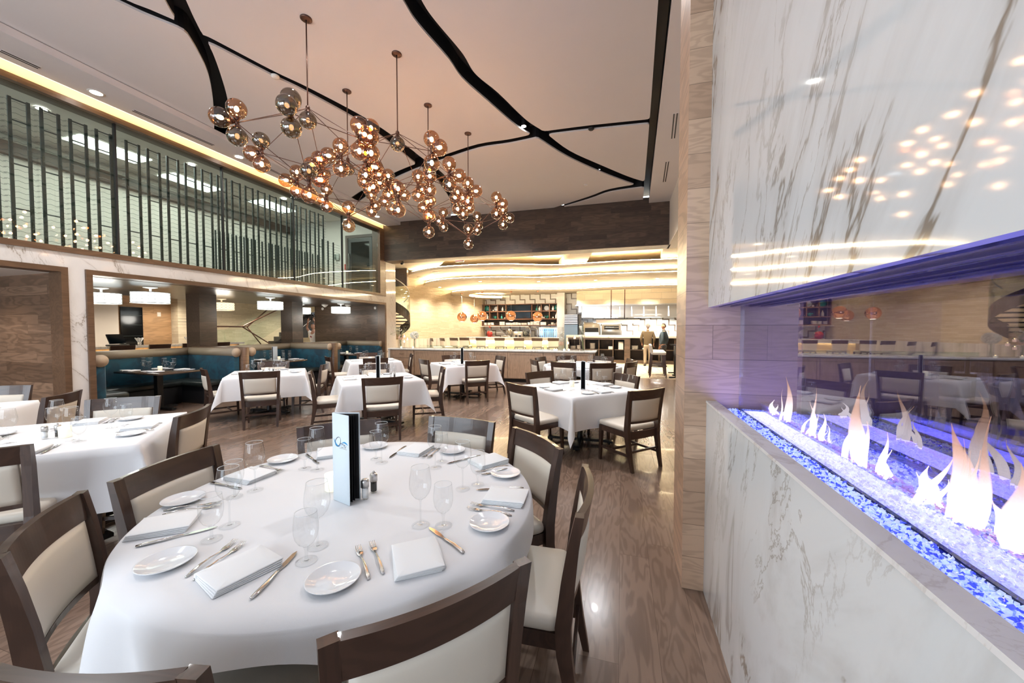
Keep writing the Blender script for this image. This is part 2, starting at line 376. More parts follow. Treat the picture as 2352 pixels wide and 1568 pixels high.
        for j in range(nv):
            for i in (0,nu): fs.append((idx(0,i,j),idx(0,i,j+1),idx(1,i,j+1),idx(1,i,j)))
        return s.add(vs,fs)
    def mesh(s,name,mats,fix=True):
        me=bpy.data.meshes.new(name); me.from_pydata(s.v,[],s.f)
        for m in (mats if isinstance(mats,(list,tuple)) else [mats]): me.materials.append(m)
        me.polygons.foreach_set('material_index',s.mi); me.polygons.foreach_set('use_smooth',s.sm)
        if fix:
            bm=bmesh.new(); bm.from_mesh(me); bmesh.ops.recalc_face_normals(bm,faces=bm.faces); bm.to_mesh(me); bm.free()
        me.update(); return me
    def build(s,name,mats,parent=None,fix=True):
        o=bpy.data.objects.new(name,s.mesh(name,mats,fix)); COL.objects.link(o)
        if parent: o.parent=parent
        return o
def tag(o,label=None,cat=None,group=None,kind=None):
    if label: o['label']=label
    if cat: o['category']=cat
    if group: o['group']=group
    if kind: o['kind']=kind
    return o
def empty(name,loc=(0,0,0),rz=0,label=None,cat=None,group=None):
    o=bpy.data.objects.new(name,None); COL.objects.link(o); o.location=loc; o.rotation_euler=(0,0,rz); o.empty_display_size=.1
    return tag(o,label,cat,group)
def struct(o): o['kind']='structure'; return o
def ctree(o,parent=None):
    c=o.copy(); COL.objects.link(c)
    if parent: c.parent=parent
    for ch in list(KIDS.get(o.name,[])): ctree(ch,c)
    return c
KIDS={}
def proto(root):
    def rec(o):
        KIDS[o.name]=[c for c in bpy.data.objects if c.parent==o]
        for c in KIDS[o.name]: rec(c)
    rec(root); root['_used']=0; return root
def place(root,loc,rz=0,label=None,cat=None,group=None,scale=None):
    if root['_used']==0: o=root; root['_used']=1
    else: o=ctree(root)
    if '_used' in o and o is not root: del o['_used']
    o.location=loc; o.rotation_euler=(0,0,rz)
    if scale: o.scale=(scale,)*3
    return tag(o,label,cat,group)
def box1(name,mat,*b,parent=None): return MB().box(*b).build(name,mat,parent)
def light(name,kind,loc,energy,color=(1,1,1),size=.1,rot=(0,0,0),spot=None,blend=.6,sy=None):
    l=bpy.data.lights.new(name,kind); l.energy=energy; l.color=color
    if kind=='AREA':
        l.size=size
        if sy: l.shape='RECTANGLE'; l.size_y=sy
    else: l.shadow_soft_size=size
    if kind=='SPOT': l.spot_size=spot; l.spot_blend=blend
    o=bpy.data.objects.new(name,l); COL.objects.link(o); o.location=loc; o.rotation_euler=rot; return o
# ================================================================== LARGE LIGHTS (seen spots and downlights, added fill spots, added rear openings)
def rotdown(dx=0,dy=0): return (dx,dy,0)
def portal(loc,rot,sx,sy_):
    o=light('rear_fill_portal','AREA',loc,0,size=sx,sy=sy_,rot=rot); o.data.cycles.is_portal=True; return o
for wx in (-6.2,-2.6): portal((wx,-4.35,2.0),(PI/2,0,0),3.0,3.0)  # portals for the added openings in the unseen rear wall
COOL=(.97,.98,1)
for x,y,e in ((-1.77,6.8,360),(-.57,9.13,360),(-5.2,1.6,190),(-1.9,.6,35),(-3.2,3.4,60),(-4.9,7.3,250),(-3.6,10.0,240),(-.4,4.2,130),(-6.2,3.9,180)):  # first two match the channel spotlights; the rest are added fill
    light('ceiling_spot_and_fill_beam','SPOT',(x,y,5.2),e,COOL,.06,spot=2.2,blend=.9)
for x,y in ((-7.648,3.794),(-7.643,5.994),(-7.568,8.237),(-7.483,10.343),(-7.65,1.6),(-7.65,-.6)):
    light('border_downlight_beam','SPOT',(x,y,5.08),70,(1,.93,.85),.04,spot=1.9,blend=.9)
# ================================================================== SETTING
f=struct(box1('floor',M['floor'],-18,8,-5,12.67,-.12,0))
f=struct(box1('floor_carpet',M['carpet'],-18,8,12.67,22,-.12,.004))
# left wall ---------------------------------------------------------
b=MB()
b.box(-8.25,-8,-5,11.47,2.50,2.72); b.box(-8.25,-8,3.56,3.757,0,2.5); b.box(-8.25,-8,11.47,12.1,0,5.5)
b.box(-8.25,-8,-5,-1.2,0,2.5)
struct(b.build('wall_left',M['marble_low']))
struct(box1('wall_left_cove',M['cream'],-8.25,-8,-5,11.47,5.04,5.6))
def frame(name,y0,y1,z0,z1,w,x0=-8.27,x1=-7.965,bottom=False,top_w=None):
    b=MB(); b.box(x0,x1,y0,y0+w,z0,z1); b.box(x0,x1,y1-w,y1,z0,z1); b.box(x0,x1,y0+w,y1-w,z1-(top_w or w),z1)
    if bottom: b.box(x0,x1,y0+w,y1-w,z0,z0+w)
    return struct(b.build(name,M['frame']))
frame('trim_1',3.757,11.47,0,2.50,.075); frame('trim_2',-1.2,3.56,0,2.50,.075)
frame('window_1',-5,11.47,2.72,5.04,.085,bottom=True)
struct(box1('trim_3',M['frame'],-8.27,-7.965,11.15,11.385,2.805,4.955))
# the wine room's glass, pane by pane
ys=[-5,-2.75,-1.0,.72,2.46,4.204,5.935,7.712,9.441,11.15]
for a,c in zip(ys,ys[1:]):
    struct(box1('window_pane',M['wineglass_pane'],-8.07,-8.055,a+.006,c-.006,2.80,4.955))
b=MB()
for y in ys[1:-1]: b.box(-8.09,-8.035,y-.012,y+.012,2.80,4.955)
struct(b.build('window_joint',M['black']))
# niche behind the first opening
struct(box1('wall_niche',M['nichewood'],-12,-8.25,3.50,3.82,0,2.42))
struct(box1('wall_niche_back',M['nichewood'],-12.1,-12,-5,3.5,0,2.42)); struct(box1('ceiling_niche',M['white'],-12,-8.25,-5,3.5,2.42,2.7))
# booth room
struct(box1('ceiling_booths',M['soffitwood'],-12.0,-8.25,3.82,11.6,2.42,2.7))
struct(box1('ceiling_back_room',M['cream'],-16,-12.0,3.5,16,2.78,2.9))
struct(box1('wall_booth_end',M['darkpanel'],-11.05,-8.25,11.45,11.75,0,2.42))
struct(box1('wall_back_room',M['stone_b'],-15.2,-15,3.5,16,0,2.9))
struct(box1('wall_back_room_end',M['stone_b'],-15.2,-8.75,16,16.2,0,3)); struct(box1('wall_back_room_near',M['white'],-15.2,-12,3.4,3.5,0,2.9))
# wine room shell
struct(box1('wall_wine_back',M['white'],-12.2,-12.0,-5,11.6,2.7,5.6)); struct(box1('ceiling_wine',M['white'],-12.2,-8.0,-5,11.6,5.5,5.62))
struct(box1('wall_wine_end',M['white'],-12.2,-8.25,11.45,11.6,2.7,5.6)); struct(box1('floor_wine',M['darkpanel'],-12.2,-8.25,-5,11.6,2.70,2.78))
struct(box1('trim_wine_beam',M['darkpanel'],-12,-11.85,-5,11.4,5.1,5.35))
# unseen rear wall; its openings are added to let in daylight fill
b=MB(); b.box(-8.2,.5,-4.6,-4.45,0,.5); b.box(-8.2,.5,-4.6,-4.45,3.5,5.6)
for x in (-8.2,-4.7,-1.1): b.box(x,x+(.5 if x<-1.5 else 1.6),-4.6,-4.45,.5,3.5)
struct(b.build('wall_rear',M['white']))
# right side ---------------------------------------------------------
struct(box1('wall_right',M['white'],1.25,1.5,2.83,11.9,3.93,5.6))
struct(box1('wall_far_right',M['cream'],6,6.2,2.4,21,0,4.2)); struct(box1('ceiling_side',M['cream'],1.5,6.2,2.8,12,3.93,4.1))
struct(box1('wall_side_near',M['cream'],1.4,6.2,2.4,2.6,0,4.2))
b=MB(); b.box(.365,1.4,2.44,2.455,0,5.5); o=b.build('wall_pier_front',M['pier']); struct(o)
struct(box1('wall_pier',M['pier_side'],.365,1.4,2.455,2.83,0,5.5))
# beam
struct(box1('wall_beam',M['beam'],-8.0,1.27,11.4,11.42,3.95,5.3)); struct(box1('wall_beam_body',M['beam_under'],-8.0,1.29,11.42,11.92,3.93,5.3))
struct(box1('trim_beam_edge',M['beam_under'],-8.0,1.30,11.385,11.42,3.93,3.95))
# ------------------------------------------------------------------ main ceiling: plaster panels with black channels between
struct(box1('ceiling_void',M['black'],-8.25,1.5,-5,11.9,5.50,5.6))
ZC=5.25
def pt(u,v): p=at(u,v,z=ZC); return Vector((p.x,p.y))
BANDS=[
 [((330,-90),(385,-90)),((378,0),(427,0)),((400,38),(445,40)),((428,75),(468,85)),((455,120),(488,120)),((478,170),(508,175)),((489,230),(522,225)),((492,290),(526,262)),((490,325),(524,312))],
 [((100,-70),(140,-75)),((262,0),(290,0)),((330,32),(345,22)),((400,60),(404,48)),((436,77),(440,64))],
 [((470,94),(476,84)),((488,103),(495,93)),((622,172),(630,164)),((708,214),(716,205)),((838,287),(850,277)),((925,352),(938,338)),((953,374),(966,360)),((995,402),(1008,390)),((1012,425),(1030,414)),((1032,455),(1046,447)),((1037,480),(1051,478)),((1034,510),(1050,507))],
 [((850,-130),(905,-130)),((925,0),(968,0)),((960,55),(1000,48)),((1030,135),(1062,122)),((1062,180),(1092,170)),((1120,232),(1145,214)),((1190,292),(1208,275)),((1235,317),(1250,303)),((1300,358),(1308,346)),((1370,391),(1378,378)),((1440,418),(1445,406)),((1480,430),(1484,418))],
 [((1530,-200),(1568,-200)),((1512,0),(1543,0)),((1492,278),(1512,278)),((1476,470),(1489,470))],
 [((1240,312),(1238,303)),((1355,298),(1353,288)),((1500,283),(1498,273))],
 [((1232,317),(1230,307)),((1170,330),(1168,320)),((1100,341),(1097,331)),((1022,366),(1019,356)),((985,378),(980,368)),((945,393),(940,382)),((896,416),(890,404)),((842,452),(830,438)),((800,480),(788,466))],
 [((1484,420),(1485,429)),((1400,434),(1402,441)),((1350,452),(1352,458)),((1243,486),(1244,490)),((1200,500),(1201,504))]]
def smooth2(P,n=4):
    Q=[]
    for i in range(len(P)-1):
        p0=P[max(i-1,0)];p1=P[i];p2=P[i+1];p3=P[min(i+2,len(P)-1)]
        for k in range(n):
            t=k/n; Q.append(.5*((2*p1)+(p2-p0)*t+(2*p0-5*p1+4*p2-p3)*t*t+(3*p1-p0-3*p2+p3)*t**3))
    return Q+[P[-1]]
POLY=[]
for bnd in BANDS:
    l=smooth2([pt(*q[0]) for q in bnd]); r=smooth2([pt(*q[1]) for q in bnd]); poly=l+r[::-1]
    POLY.append((poly,min(p.x for p in poly)-.5,max(p.x for p in poly)+.5,min(p.y for p in poly)-.5,max(p.y for p in poly)+.5))
def sd(x,y):
    out=.5
    for poly,xa,xb_,ya,yb_ in POLY:
        if x<xa or x>xb_ or y<ya or y>yb_: continue
        m=9.; ins=False; n=len(poly); bx,by=poly[-1]
        for k in range(n):
            ax,ay=bx,by; bx,by=poly[k]
            if (ay>y)!=(by>y) and x<(bx-ax)*(y-ay)/(by-ay)+ax: ins=not ins
            dx,dy=bx-ax,by-ay; L=dx*dx+dy*dy; t=0 if L==0 else ((x-ax)*dx+(y-ay)*dy)/L; t=0 if t<0 else 1 if t>1 else t
            d=(x-ax-dx*t)**2+(y-ay-dy*t)**2
            if d<m: m=d
        m=math.sqrt(m); m=-m if ins else m
        k=.05
        if abs(out-m)<k: h=(k-abs(out-m))/k; out=min(out,m)-h*h*k*.25
        else: out=min(out,m)
    return out
XB0=lambda y:-7.16-(y-2.7)*.018
def xr(y):  # right border's inner edge follows the last channel
    a=pt(1543,0); c=pt(1489,470); return a.x+(c.x-a.x)*(y-a.y)/(c.y-a.y)
def mainceil():
    st=.055; x0,x1,y0,y1=-7.95,.9,-.2,11.42; nx=int((x1-x0)/st); ny=int((y1-y0)/st)
    g=[[sd(x0+i*st,y0+j*st) for i in range(nx+1)] for j in range(ny+1)]
    b=MB(); h=.16
    for j in range(ny):
        run=None
        for i in range(nx+1):
            full= i<nx and g[j][i]>0 and g[j][i+1]>0 and g[j+1][i]>0 and g[j+1][i+1]>0
            if full:
                if run is None: run=i
                continue
            if run is not None:
                b.add([(x0+run*st,y0+j*st,ZC),(x0+i*st,y0+j*st,ZC),(x0+i*st,y0+(j+1)*st,ZC),(x0+run*st,y0+(j+1)*st,ZC)],[(0,1,2,3)]); run=None
            if i==nx: break
            c=[(x0+i*st,y0+j*st,g[j][i]),(x0+(i+1)*st,y0+j*st,g[j][i+1]),(x0+(i+1)*st,y0+(j+1)*st,g[j+1][i+1]),(x0+i*st,y0+(j+1)*st,g[j+1][i])]
            if all(q[2]<=0 for q in c): continue
            poly=[];cuts=[]
            for k in range(4):
                p,q=c[k],c[(k+1)%4]
                if p[2]>0: poly.append((p[0],p[1],ZC))
                if (p[2]>0)!=(q[2]>0):
                    t=p[2]/(p[2]-q[2]); r=(p[0]+(q[0]-p[0])*t,p[1]+(q[1]-p[1])*t,ZC); poly.append(r); cuts.append(r)
            if len(poly)>2: b.add(poly,[tuple(range(len(poly)))])
            for k in range(0,len(cuts)-1,2):
                p,q=cuts[k],cuts[k+1]; b.add([p,q,(q[0],q[1],ZC+.028),(p[0],p[1],ZC+.028)],[(0,1,2,3)]); b.cur=1; b.add([(p[0],p[1],ZC+.028),(q[0],q[1],ZC+.028),(q[0],q[1],ZC+.25),(p[0],p[1],ZC+.25)],[(0,1,2,3)]); b.cur=0
    b.box(-7.95,.9,-5,-.2,ZC,ZC+.02)
    return b.build('ceiling',[M['ceiling'],M['black']],fix=False)
struct(mainceil())
ysb=[-5,2.7,11.4]
b=MB(); b.slab([(-7.87,-5),(XB0(-5),-5),(XB0(11.4),11.4),(-7.87,11.4)],5.14,5.24); b.slab([(xr(-1),-1),(1.26,-1),(1.26,11.4),(xr(11.4),11.4)],5.14,5.24)
b.slab([(xr(-1),-5),(1.26,-5),(1.26,-1),(xr(-1),-1)],5.14,5.24)
struct(b.build('ceiling_border',M['ceiling']))
o=box1('light_strip_left_cove',M['cove_left'],-7.90,-7.875,-5,11.38,5.15,5.17); tag(o,'amber light strip glowing in the cove above the long wine room glass','light strip')
# slot diffusers, small ceiling fittings
def slotvent(p,q,label,w=.10):
    r=empty('slot_diffuser',p,0,label,'air vent','linear slot diffusers in the ceiling'); p=Vector(p);q=Vector(q); d=q-p; n=Vector((-d.y,d.x,0)).normalized()
    m=MB(); m.bar((0,0,-.002),d+Vector((0,0,-.002)),w,.006); fr=m.build('vent_frame',M['ceiling'],r)
    for s_ in (-1,1):
        m=MB(); m.bar(n*s_*w*.24+Vector((0,0,-.006)),d+n*s_*w*.24+Vector((0,0,-.006)),w*.2,.004); m.build('vent_slot',M['black'],r)
for (a,c,l) in (((0,115),(90,156),'slot diffuser at the far left edge of the ceiling border'),((306,253),(490,333),'longest slot diffuser above the glass, between the two nearest left downlights'),
                ((610,383),(700,428),'slot diffuser in the left border behind the lower chandelier globes'),((772,457),(840,487),'farthest slot diffuser on the left ceiling border near the dark beam')):
    p,q=at(*a,z=5.138),at(*c,z=5.138); slotvent(p,q,l)
for (a,c,l) in (((1552,260),(1546,317),'slot diffuser in the right border, the one cut off by the oak pier'),((1533,371),(1526,417),'slot diffuser in the right border closest to the dark beam')):
    p,q=at(*a,z=5.138),at(*c,z=5.138); slotvent(p,q,l)
def downlight(loc,label,mat='downlight',r=.055,trim='white',grp='recessed downlights'):
    rt_=empty('downlight',loc,0,label,'ceiling light',grp)
    MB().lathe([(r*1.0,-.004),(r*1.35,-.007),(r*1.4,0),(r,0)],20).build('trim_ring',M[trim],rt_)
    MB().lathe([(r,-.003),(1e-4,-.0031)],20).build('lens',M[mat],rt_)
for u,v,l in ((221,213,'bright downlight in the left ceiling border, nearest the camera'),(549,360,'downlight on the left border behind the lowest left chandelier globes'),
              (745,445,'downlight on the left border under the first chandelier'),(866,497,'farthest downlight on the left border, close to the dark beam')):
    downlight(at(u,v,z=5.138),l,r=.07)
for u,v,l in ((1203,290,'adjustable spotlight in the black channel where three channels meet'),(1374,390,'starburst-bright spotlight in the right-hand black channel')):
    p=at(u,v,z=5.30); r=empty('track_spotlight',p,0,l,'spotlight','spotlights in the black ceiling channels')
    MB().lathe([(.045,.16),(.05,.02),(.055,0),(.045,-.002)],20).build('housing',M['black'],r); MB().lathe([(.045,.0),(1e-4,-.001)],20).build('lens',M['downlight'],r)
def smoke(u,v,z,l,m='white'):
    p=at(u,v,z=z); o=MB().lathe([(.055,0),(.055,-.02),(.04,-.035),(1e-4,-.036)],18).build('smoke_detector',M[m]); o.location=p; tag(o,l,'smoke detector')
smoke(632,174,5.25,'white round detector beside the thin black channel, upper left'); smoke(1358,294,5.25,'dark round detector in the black channel right of centre','black')
smoke(1345,424,5.25,'small white detector on the ceiling below the bright spotlight')
# ------------------------------------------------------------------ bar and kitchen ceiling: three curved tiers with hidden warm light
struct(box1('ceiling_bar',M['oakceil'],-9.5,6.2,11.9,21,4.15,4.3))
def crv(pts,z,n=6):
    P=[at(u,v,z=z) for u,v in pts]; Q=[]
    for i in range(len(P)-1):
        p0=P[max(i-1,0)];p1=P[i];p2=P[i+1];p3=P[min(i+2,len(P)-1)]
        for k in range(n):
            t=k/n; Q.append(.5*((2*p1)+(p2-p0)*t+(2*p0-5*p1+4*p2-p3)*t*t+(3*p1-p0-3*p2+p3)*t**3))
    Q.append(P[-1]); return [(q.x,q.y) for q in Q]
T1=crv([(920,650),(928,638),(936,632),(969,624),(1003,619),(1054,615.6),(1105,613),(1156,612),(1207,612.8),(1268,614.3),(1319,612),(1421,606),(1518,602),(1560,600)],3.75)
T2=crv([(972,664),(973,657),(980,652.5),(1003,648),(1037,644.6),(1105,642),(1173,641),(1241,642),(1353,636),(1455,632),(1560,629)],3.50)
T3=crv([(1035,678),(1040,673.5),(1063,671),(1105,668.6),(1173,667.5),(1241,668),(1319,667),(1421,662),(1560,658)],3.28)
def tier(name,edge,z0,th,back):
    b=MB(); pts=edge+back; b.slab(pts,z0,z0+th); return struct(b.build(name,M['cream']))
yb=20.55
tier('ceiling_tier_outer',T1,3.75,.09,[(T1[-1][0]+2,T1[-1][1]-.2),(6.1,yb),(-7.9,yb),(-9.1,16.5)])
tier('ceiling_tier_middle',T2,3.50,.09,[(T2[-1][0]+2,T2[-1][1]-.2),(6.1,yb),(-7.9,yb),(-9.4,16.6)])
inner=crv([(1560,661),(1421,665),(1319,669.5),(1241,670.7),(1200,670.7),(1155,670.7),(1108,671.5),(1084,675),(1077,678),(1084,681.5),(1110,683.5),(1153,684.5)],3.28)
b=MB(); pts=T3+inner+[(inner[-1][0],yb),(-7.9,yb)]; b.slab(pts,3.28,3.36); struct(b.build('ceiling_tier_inner',M['cream']))
# white soffit frame around the two oak coffers
b=MB(); c=[at(u,v,z=3.93) for u,v in ((1309,580),(1321,604.6),(1518,596),(1521,569))]; zt=4.15
b.slab([(-.9,11.92),(-1.55,11.92),(-2.3,c[1].y+.5),(-1.3,c[1].y+.3)],3.93,zt)
b.slab([(c[2].x,c[2].y+.2),(c[3].x+.05,11.92),(6.1,11.92),(6.1,c[2].y+.6)],3.93,zt)
b.slab([(-9.3,11.92),(-5.9,11.92),(-7.2,13.6),(-9.3,13.9)],3.93,zt)
struct(b.build('ceiling_soffit',M['cream']))
def strip(edge,off,z,name,label,w=.03,i0=0,i1=None):
    P=[Vector((x,y,z)) for x,y in edge][i0:i1]; Q=[]
    for i,p in enumerate(P):
        d=(P[min(i+1,len(P)-1)]-P[max(i-1,0)]).normalized(); n=Vector((-d.y,d.x,0))
        if n.y<0: n=-n
        Q.append(p+n*off)
    b=MB()
    for i in range(len(Q)-1): b.bar(Q[i],Q[i+1],w,.012)
    o=b.build(name,M['cove']); tag(o,label,'light strip','hidden cove light strips over the bar'); return o
strip(T1,.05,3.855,'cove_light_strip','warm strip glowing behind the upper curved ceiling lip, below the oak boards',i0=14)
strip(T2,.05,3.605,'cove_light_strip','warm strip glowing above the middle curved ceiling tier',i0=8)
strip(T3,.05,3.375,'cove_light_strip','warm strip glowing above the lowest ceiling tier, over the copper pendants',i0=4)
in2=[q for q in inner if q[1]>0][::-1]
strip(in2,-.06,3.375,'cove_light_strip','warm strip glowing up into the oval recess before the stepped tile wall')
DL=[(992,629.5,3.75,0),(962,650,3.75,0),(1175,618.5,3.75,0),(1288,617.5,3.75,0),(1436,613,3.75,0),(1010,659.5,3.50,0),(1103,646,3.50,0),(1237,646.5,3.50,0),(1368,643,3.50,0),(1510,639,3.50,0),(1032,669,3.50,0),
    (1229,588.5,4.15,1),(1342,584.5,4.15,1),(1496,576,4.15,1)]
names=['left end of the upper tier, second one in','far left tip of the upper tier','upper tier above the television','upper tier above the white tile column','upper tier above the range hood','middle tier, its second from the left','middle tier above the rightmost pair of copper pendants','middle tier near the shelf end','middle tier over the hanging heat lamp','middle tier at the right end over the kitchen','left tip of the middle tier','oak coffer left of the cross beam','oak coffer, its left light','oak coffer, its right light']
for (u,v,z,k),n in zip(DL,names):
    downlight(at(u,v,z=z-.002),'round downlight on the '+n,'downlight_w',.06,'cream','downlights over the bar')
for u,v,z,l in ((1001,624.5,3.75,'flat round speaker on the upper tier, left of two'),(1122,619,3.75,'flat round speaker on the upper tier, right of two'),(965,636,3.75,'flat round speaker on the tier nearest the spiral stair')):
    o=MB().lathe([(.13,0),(.13,-.012),(.115,-.014),(1e-4,-.012)],24).build('ceiling_speaker',M['cream']); o.location=at(u,v,z=z); tag(o,l,'speaker')
for x,y,e in ((-5.5,15.3,170),(-2.6,15.3,170),(.5,15.6,240),(1.6,16.2,200),(-6.4,13.7,120),(-3.5,13.2,120),(.8,13.5,150),(-1,16.8,180)):
    light('bar_downlight_beam','SPOT',(x,y,3.25),e*1.9,(1,.84,.60),.05,spot=2.3,blend=.9)
for x,y,e in ((-8.0,13.6,140),(-7.75,15.0,165),(-7.5,16.6,165),(-7.3,18.3,170),(-6.9,19.4,130),(-5.4,19.4,130),(-3.9,19.4,130),(-2.2,18.6,90),(-.4,18.5,120),(1.2,18.5,120),(3,18.5,100)):
    light('added_wall_wash_beam','SPOT',(x,y,3.26),e,(1,.90,.72),.05,spot=2.5,blend=.9)  # beams added to brighten the stone and tile walls and the kitchen
light('niche_fill_beam','SPOT',(-9.2,2.7,2.38),45,(1,.88,.74),.05,spot=2.4,blend=.9)  # fill beam added to brighten the niche boards
# bar walls
b=MB(); b.slab([(-9.0,12.6),(-8.9,12.6),(-7.62,20.6),(-7.75,20.6)],0,4.2); struct(b.build('wall_bar_left',M['stone_x']))
struct(box1('wall_bar_back',M['tile'],-7.75,6.1,20.55,20.75,0,4.2))
struct(box1('wall_tile_column',M['subway'],-3.32,-2.92,19.9,20.55,0,3.5))
struct(box1('wall_spiral_void',M['cream'],-9.6,-9.45,11.9,13.2,0,4.2))
struct(box1('wall_spiral_header',M['frame'],-9.4,-8.02,12.9,13.0,3.25,3.93))
# ================================================================== FIREPLACE
XF=.485
b=MB(); b.box(XF,XF+.05,-5,2.44,0,1.15); b.box(XF+.05,1.4,-5,2.44,0,1.0); struct(b.build('wall_fireplace',M['marble']))
struct(box1('wall_fireplace_upper',M['marble'],XF,1.4,-5,2.44,1.765,5.5)); M['ledge']=marble('honed_marble_ledge',1.5,base=(.84,.83,.84),vein=(.5,.45,.42),rough=.35,amt=.5)
struct(box1('trim_fireplace_ledge',M['ledge'],XF-.003,XF+.055,-5,2.44,1.145,1.157))
struct(box1('trim_fireplace_lip',M['marble'],XF,XF+.03,-5,2.44,1.705,1.765))
fp=empty('fireplace',(.8,.6,1.0),0,'long linear gas fireplace set in the marble wall, lit blue beneath its glass','fireplace')
def fpp(b,name,mat,kind=None):
    o=b.build(name,mat,fp); o.matrix_parent_inverse=Matrix.Translation((-.8,-.6,-1.0)); return o
fpp(MB().box(.535,1.25,-3,2.435,1.0,1.105),'glass_bed_tray',M['firebed'])
fpp(MB().box(.652,.662,-3,2.435,1.10,1.71),'front_pane',M['firepane'])
fpp(MB().box(.96,.97,-3,2.435,1.10,1.71),'back_pane',M['fireback'])
m=MB(); m.box(1.24,1.26,-3,2.435,1.0,1.76); fpp(m,'firebox_back',M['black'])
m=MB(); m.box(.515,1.25,-3,2.435,1.715,1.76)
for x in (.54,.60,.70,.74,.80,.88): m.box(x,x+.012,-3,2.435,1.705,1.715)
fpp(m,'firebox_top',flat('blued_steel',(.42,.42,.55),.22,.9))
fpp(MB().box(.652,.664,-3,2.435,1.10,1.118),'pane_channel',M['ironblack']); 
m=MB()
for y in (1.18,.42): m.box(.955,.962,y-.006,y+.006,1.1,1.71)
fpp(m,'back_pane_joint',M['ironblack'])
fpp(MB().box(.785,.815,-3,2.3,1.10,1.114),'burner_slot',M['ironblack'])
for x in (.545,.70,.90):
    fpp(MB().box(x,x+.012,-3,2.40,1.1055,1.1075),'led_strip',M['led_blue'])
def chips(xs,dens,mats,name,seed):
    rnd=random.Random(seed); b=MB()
    y=2.42
    while y>.3:
        d=math.hypot(.6,y); n=max(1,int(dens)); sz=.0030+.0022*min(1,d/1.5)
        for k in range(n):
            x=xs[0]+(xs[1]-xs[0])*rnd.random(); yy=y+rnd.uniform(-.006,.006); s=sz*rnd.uniform(.7,1.6); z=1.108+s*.5+rnd.random()*.008
            q=[Vector((rnd.uniform(-1,1),rnd.uniform(-1,1),rnd.uniform(-1,1)))*s for _ in range(2)]
            R=Matrix.Rotation(rnd.random()*6,3,'Z')@Matrix.Rotation(rnd.random()*3,3,'X')
            p=[Vector((x,yy,z))+R@v for v in (Vector((s,0,0)),Vector((-s*.7,s*.6,0)),Vector((-s*.6,-s*.7,.2*s)),Vector((0,0,s*.9)),Vector((.1*s,0,-s*.8)))]
            b.cur=0 if rnd.random()<.72 else 1
            b.add(p,[(0,1,3),(1,2,3),(2,0,3),(1,0,4),(2,1,4),(0,2,4)])
        y-=.010
    o=fpp(b,name,mats); o['kind']='stuff'; return o
chips((.540,.648),24,[M['chip1'],M['chip2']],'crushed_glass',3)
chips((.668,.775),24,[M['chip1'],M['chip2']],'crushed_glass',4)
chips((.775,.825),13,[M['chip3'],M['chip1']],'amber_glass_strip',5)
chips((.825,.93),18,[M['chip1'],M['chip2']],'crushed_glass',6)
light('fireplace_blue_glow','AREA',(.60,1.2,1.125),4.5,(.22,.20,1),.10,(PI,0,0),sy=2.3)
light('fireplace_blue_glow','AREA',(.86,1.2,1.125),6,(.22,.20,1),.14,(PI,0,0),sy=2.3)
def flame(base,h,w,seed,label):
    rnd=random.Random(seed); b=MB()
    for k in range(5):
        hh=h*(1.15 if k==0 else rnd.uniform(.35,.85)); ww=w*(.75 if k==0 else rnd.uniform(.22,.5)); ox=rnd.uniform(-.6,.6)*w*(k>0)*1.6; oy=rnd.uniform(-.5,.5)*w*(k>0)
        ph=rnd.uniform(0,6); lean=rnd.uniform(-.25,.25); pts=[];rad=[]
        for i in range(13):
            t=i/12; sx=math.sin(ph+t*5)*.18*ww*2*t+lean*hh*t*.5; pts.append((oy*(1-t)+math.cos(ph+t*4)*.02*t,ox*(1-t*.5)+sx,t*hh)); rad.append(max(.001,ww*.5*(math.sin(PI*min(1,(t*.82+.16))**.8)*(1-t)**.45)))
        b.tube(pts,rad,10,cap=False,flat=.55)
    o=b.build('flame',M['flame']); o.location=base; return tag(o,label,'flame','gas flames along the fireplace burner')
FL=[((1762,938),.165,.030,'small curling gas flame at the far left end of the fireplace'),((1808,950),.07,.05,'low short gas flame, second from the fireplace left end'),
    ((1845,968),.20,.055,'tall pointed gas flame, third from the fireplace left end'),((1918,1002),.19,.050,'tall gas flame, fourth from the fireplace left end'),
    ((1968,1015),.10,.04,'low wispy gas flame left of the tallest middle flame'),((2035,1062),.235,.075,'tallest gas flame, in the middle of the burner'),((2085,1092),.12,.045,'short gas flame just right of the tallest middle flame'),
    ((2170,1150),.09,.06,'low white gas flame left of the big right flame'),((2235,1192),.20,.11,'broad bright gas flame near the right side'),((2300,1215),.24,.06,'thin tall gas flame right of the broad bright one'),((2350,1262),.16,.10,'gas flame cut off by the right picture edge')]
for i,(uv,h,w,l) in enumerate(FL):
    p=at(*uv,z=1.12); p.x=.80; flame((.80,p.y,1.112),h,w,50+i,l)
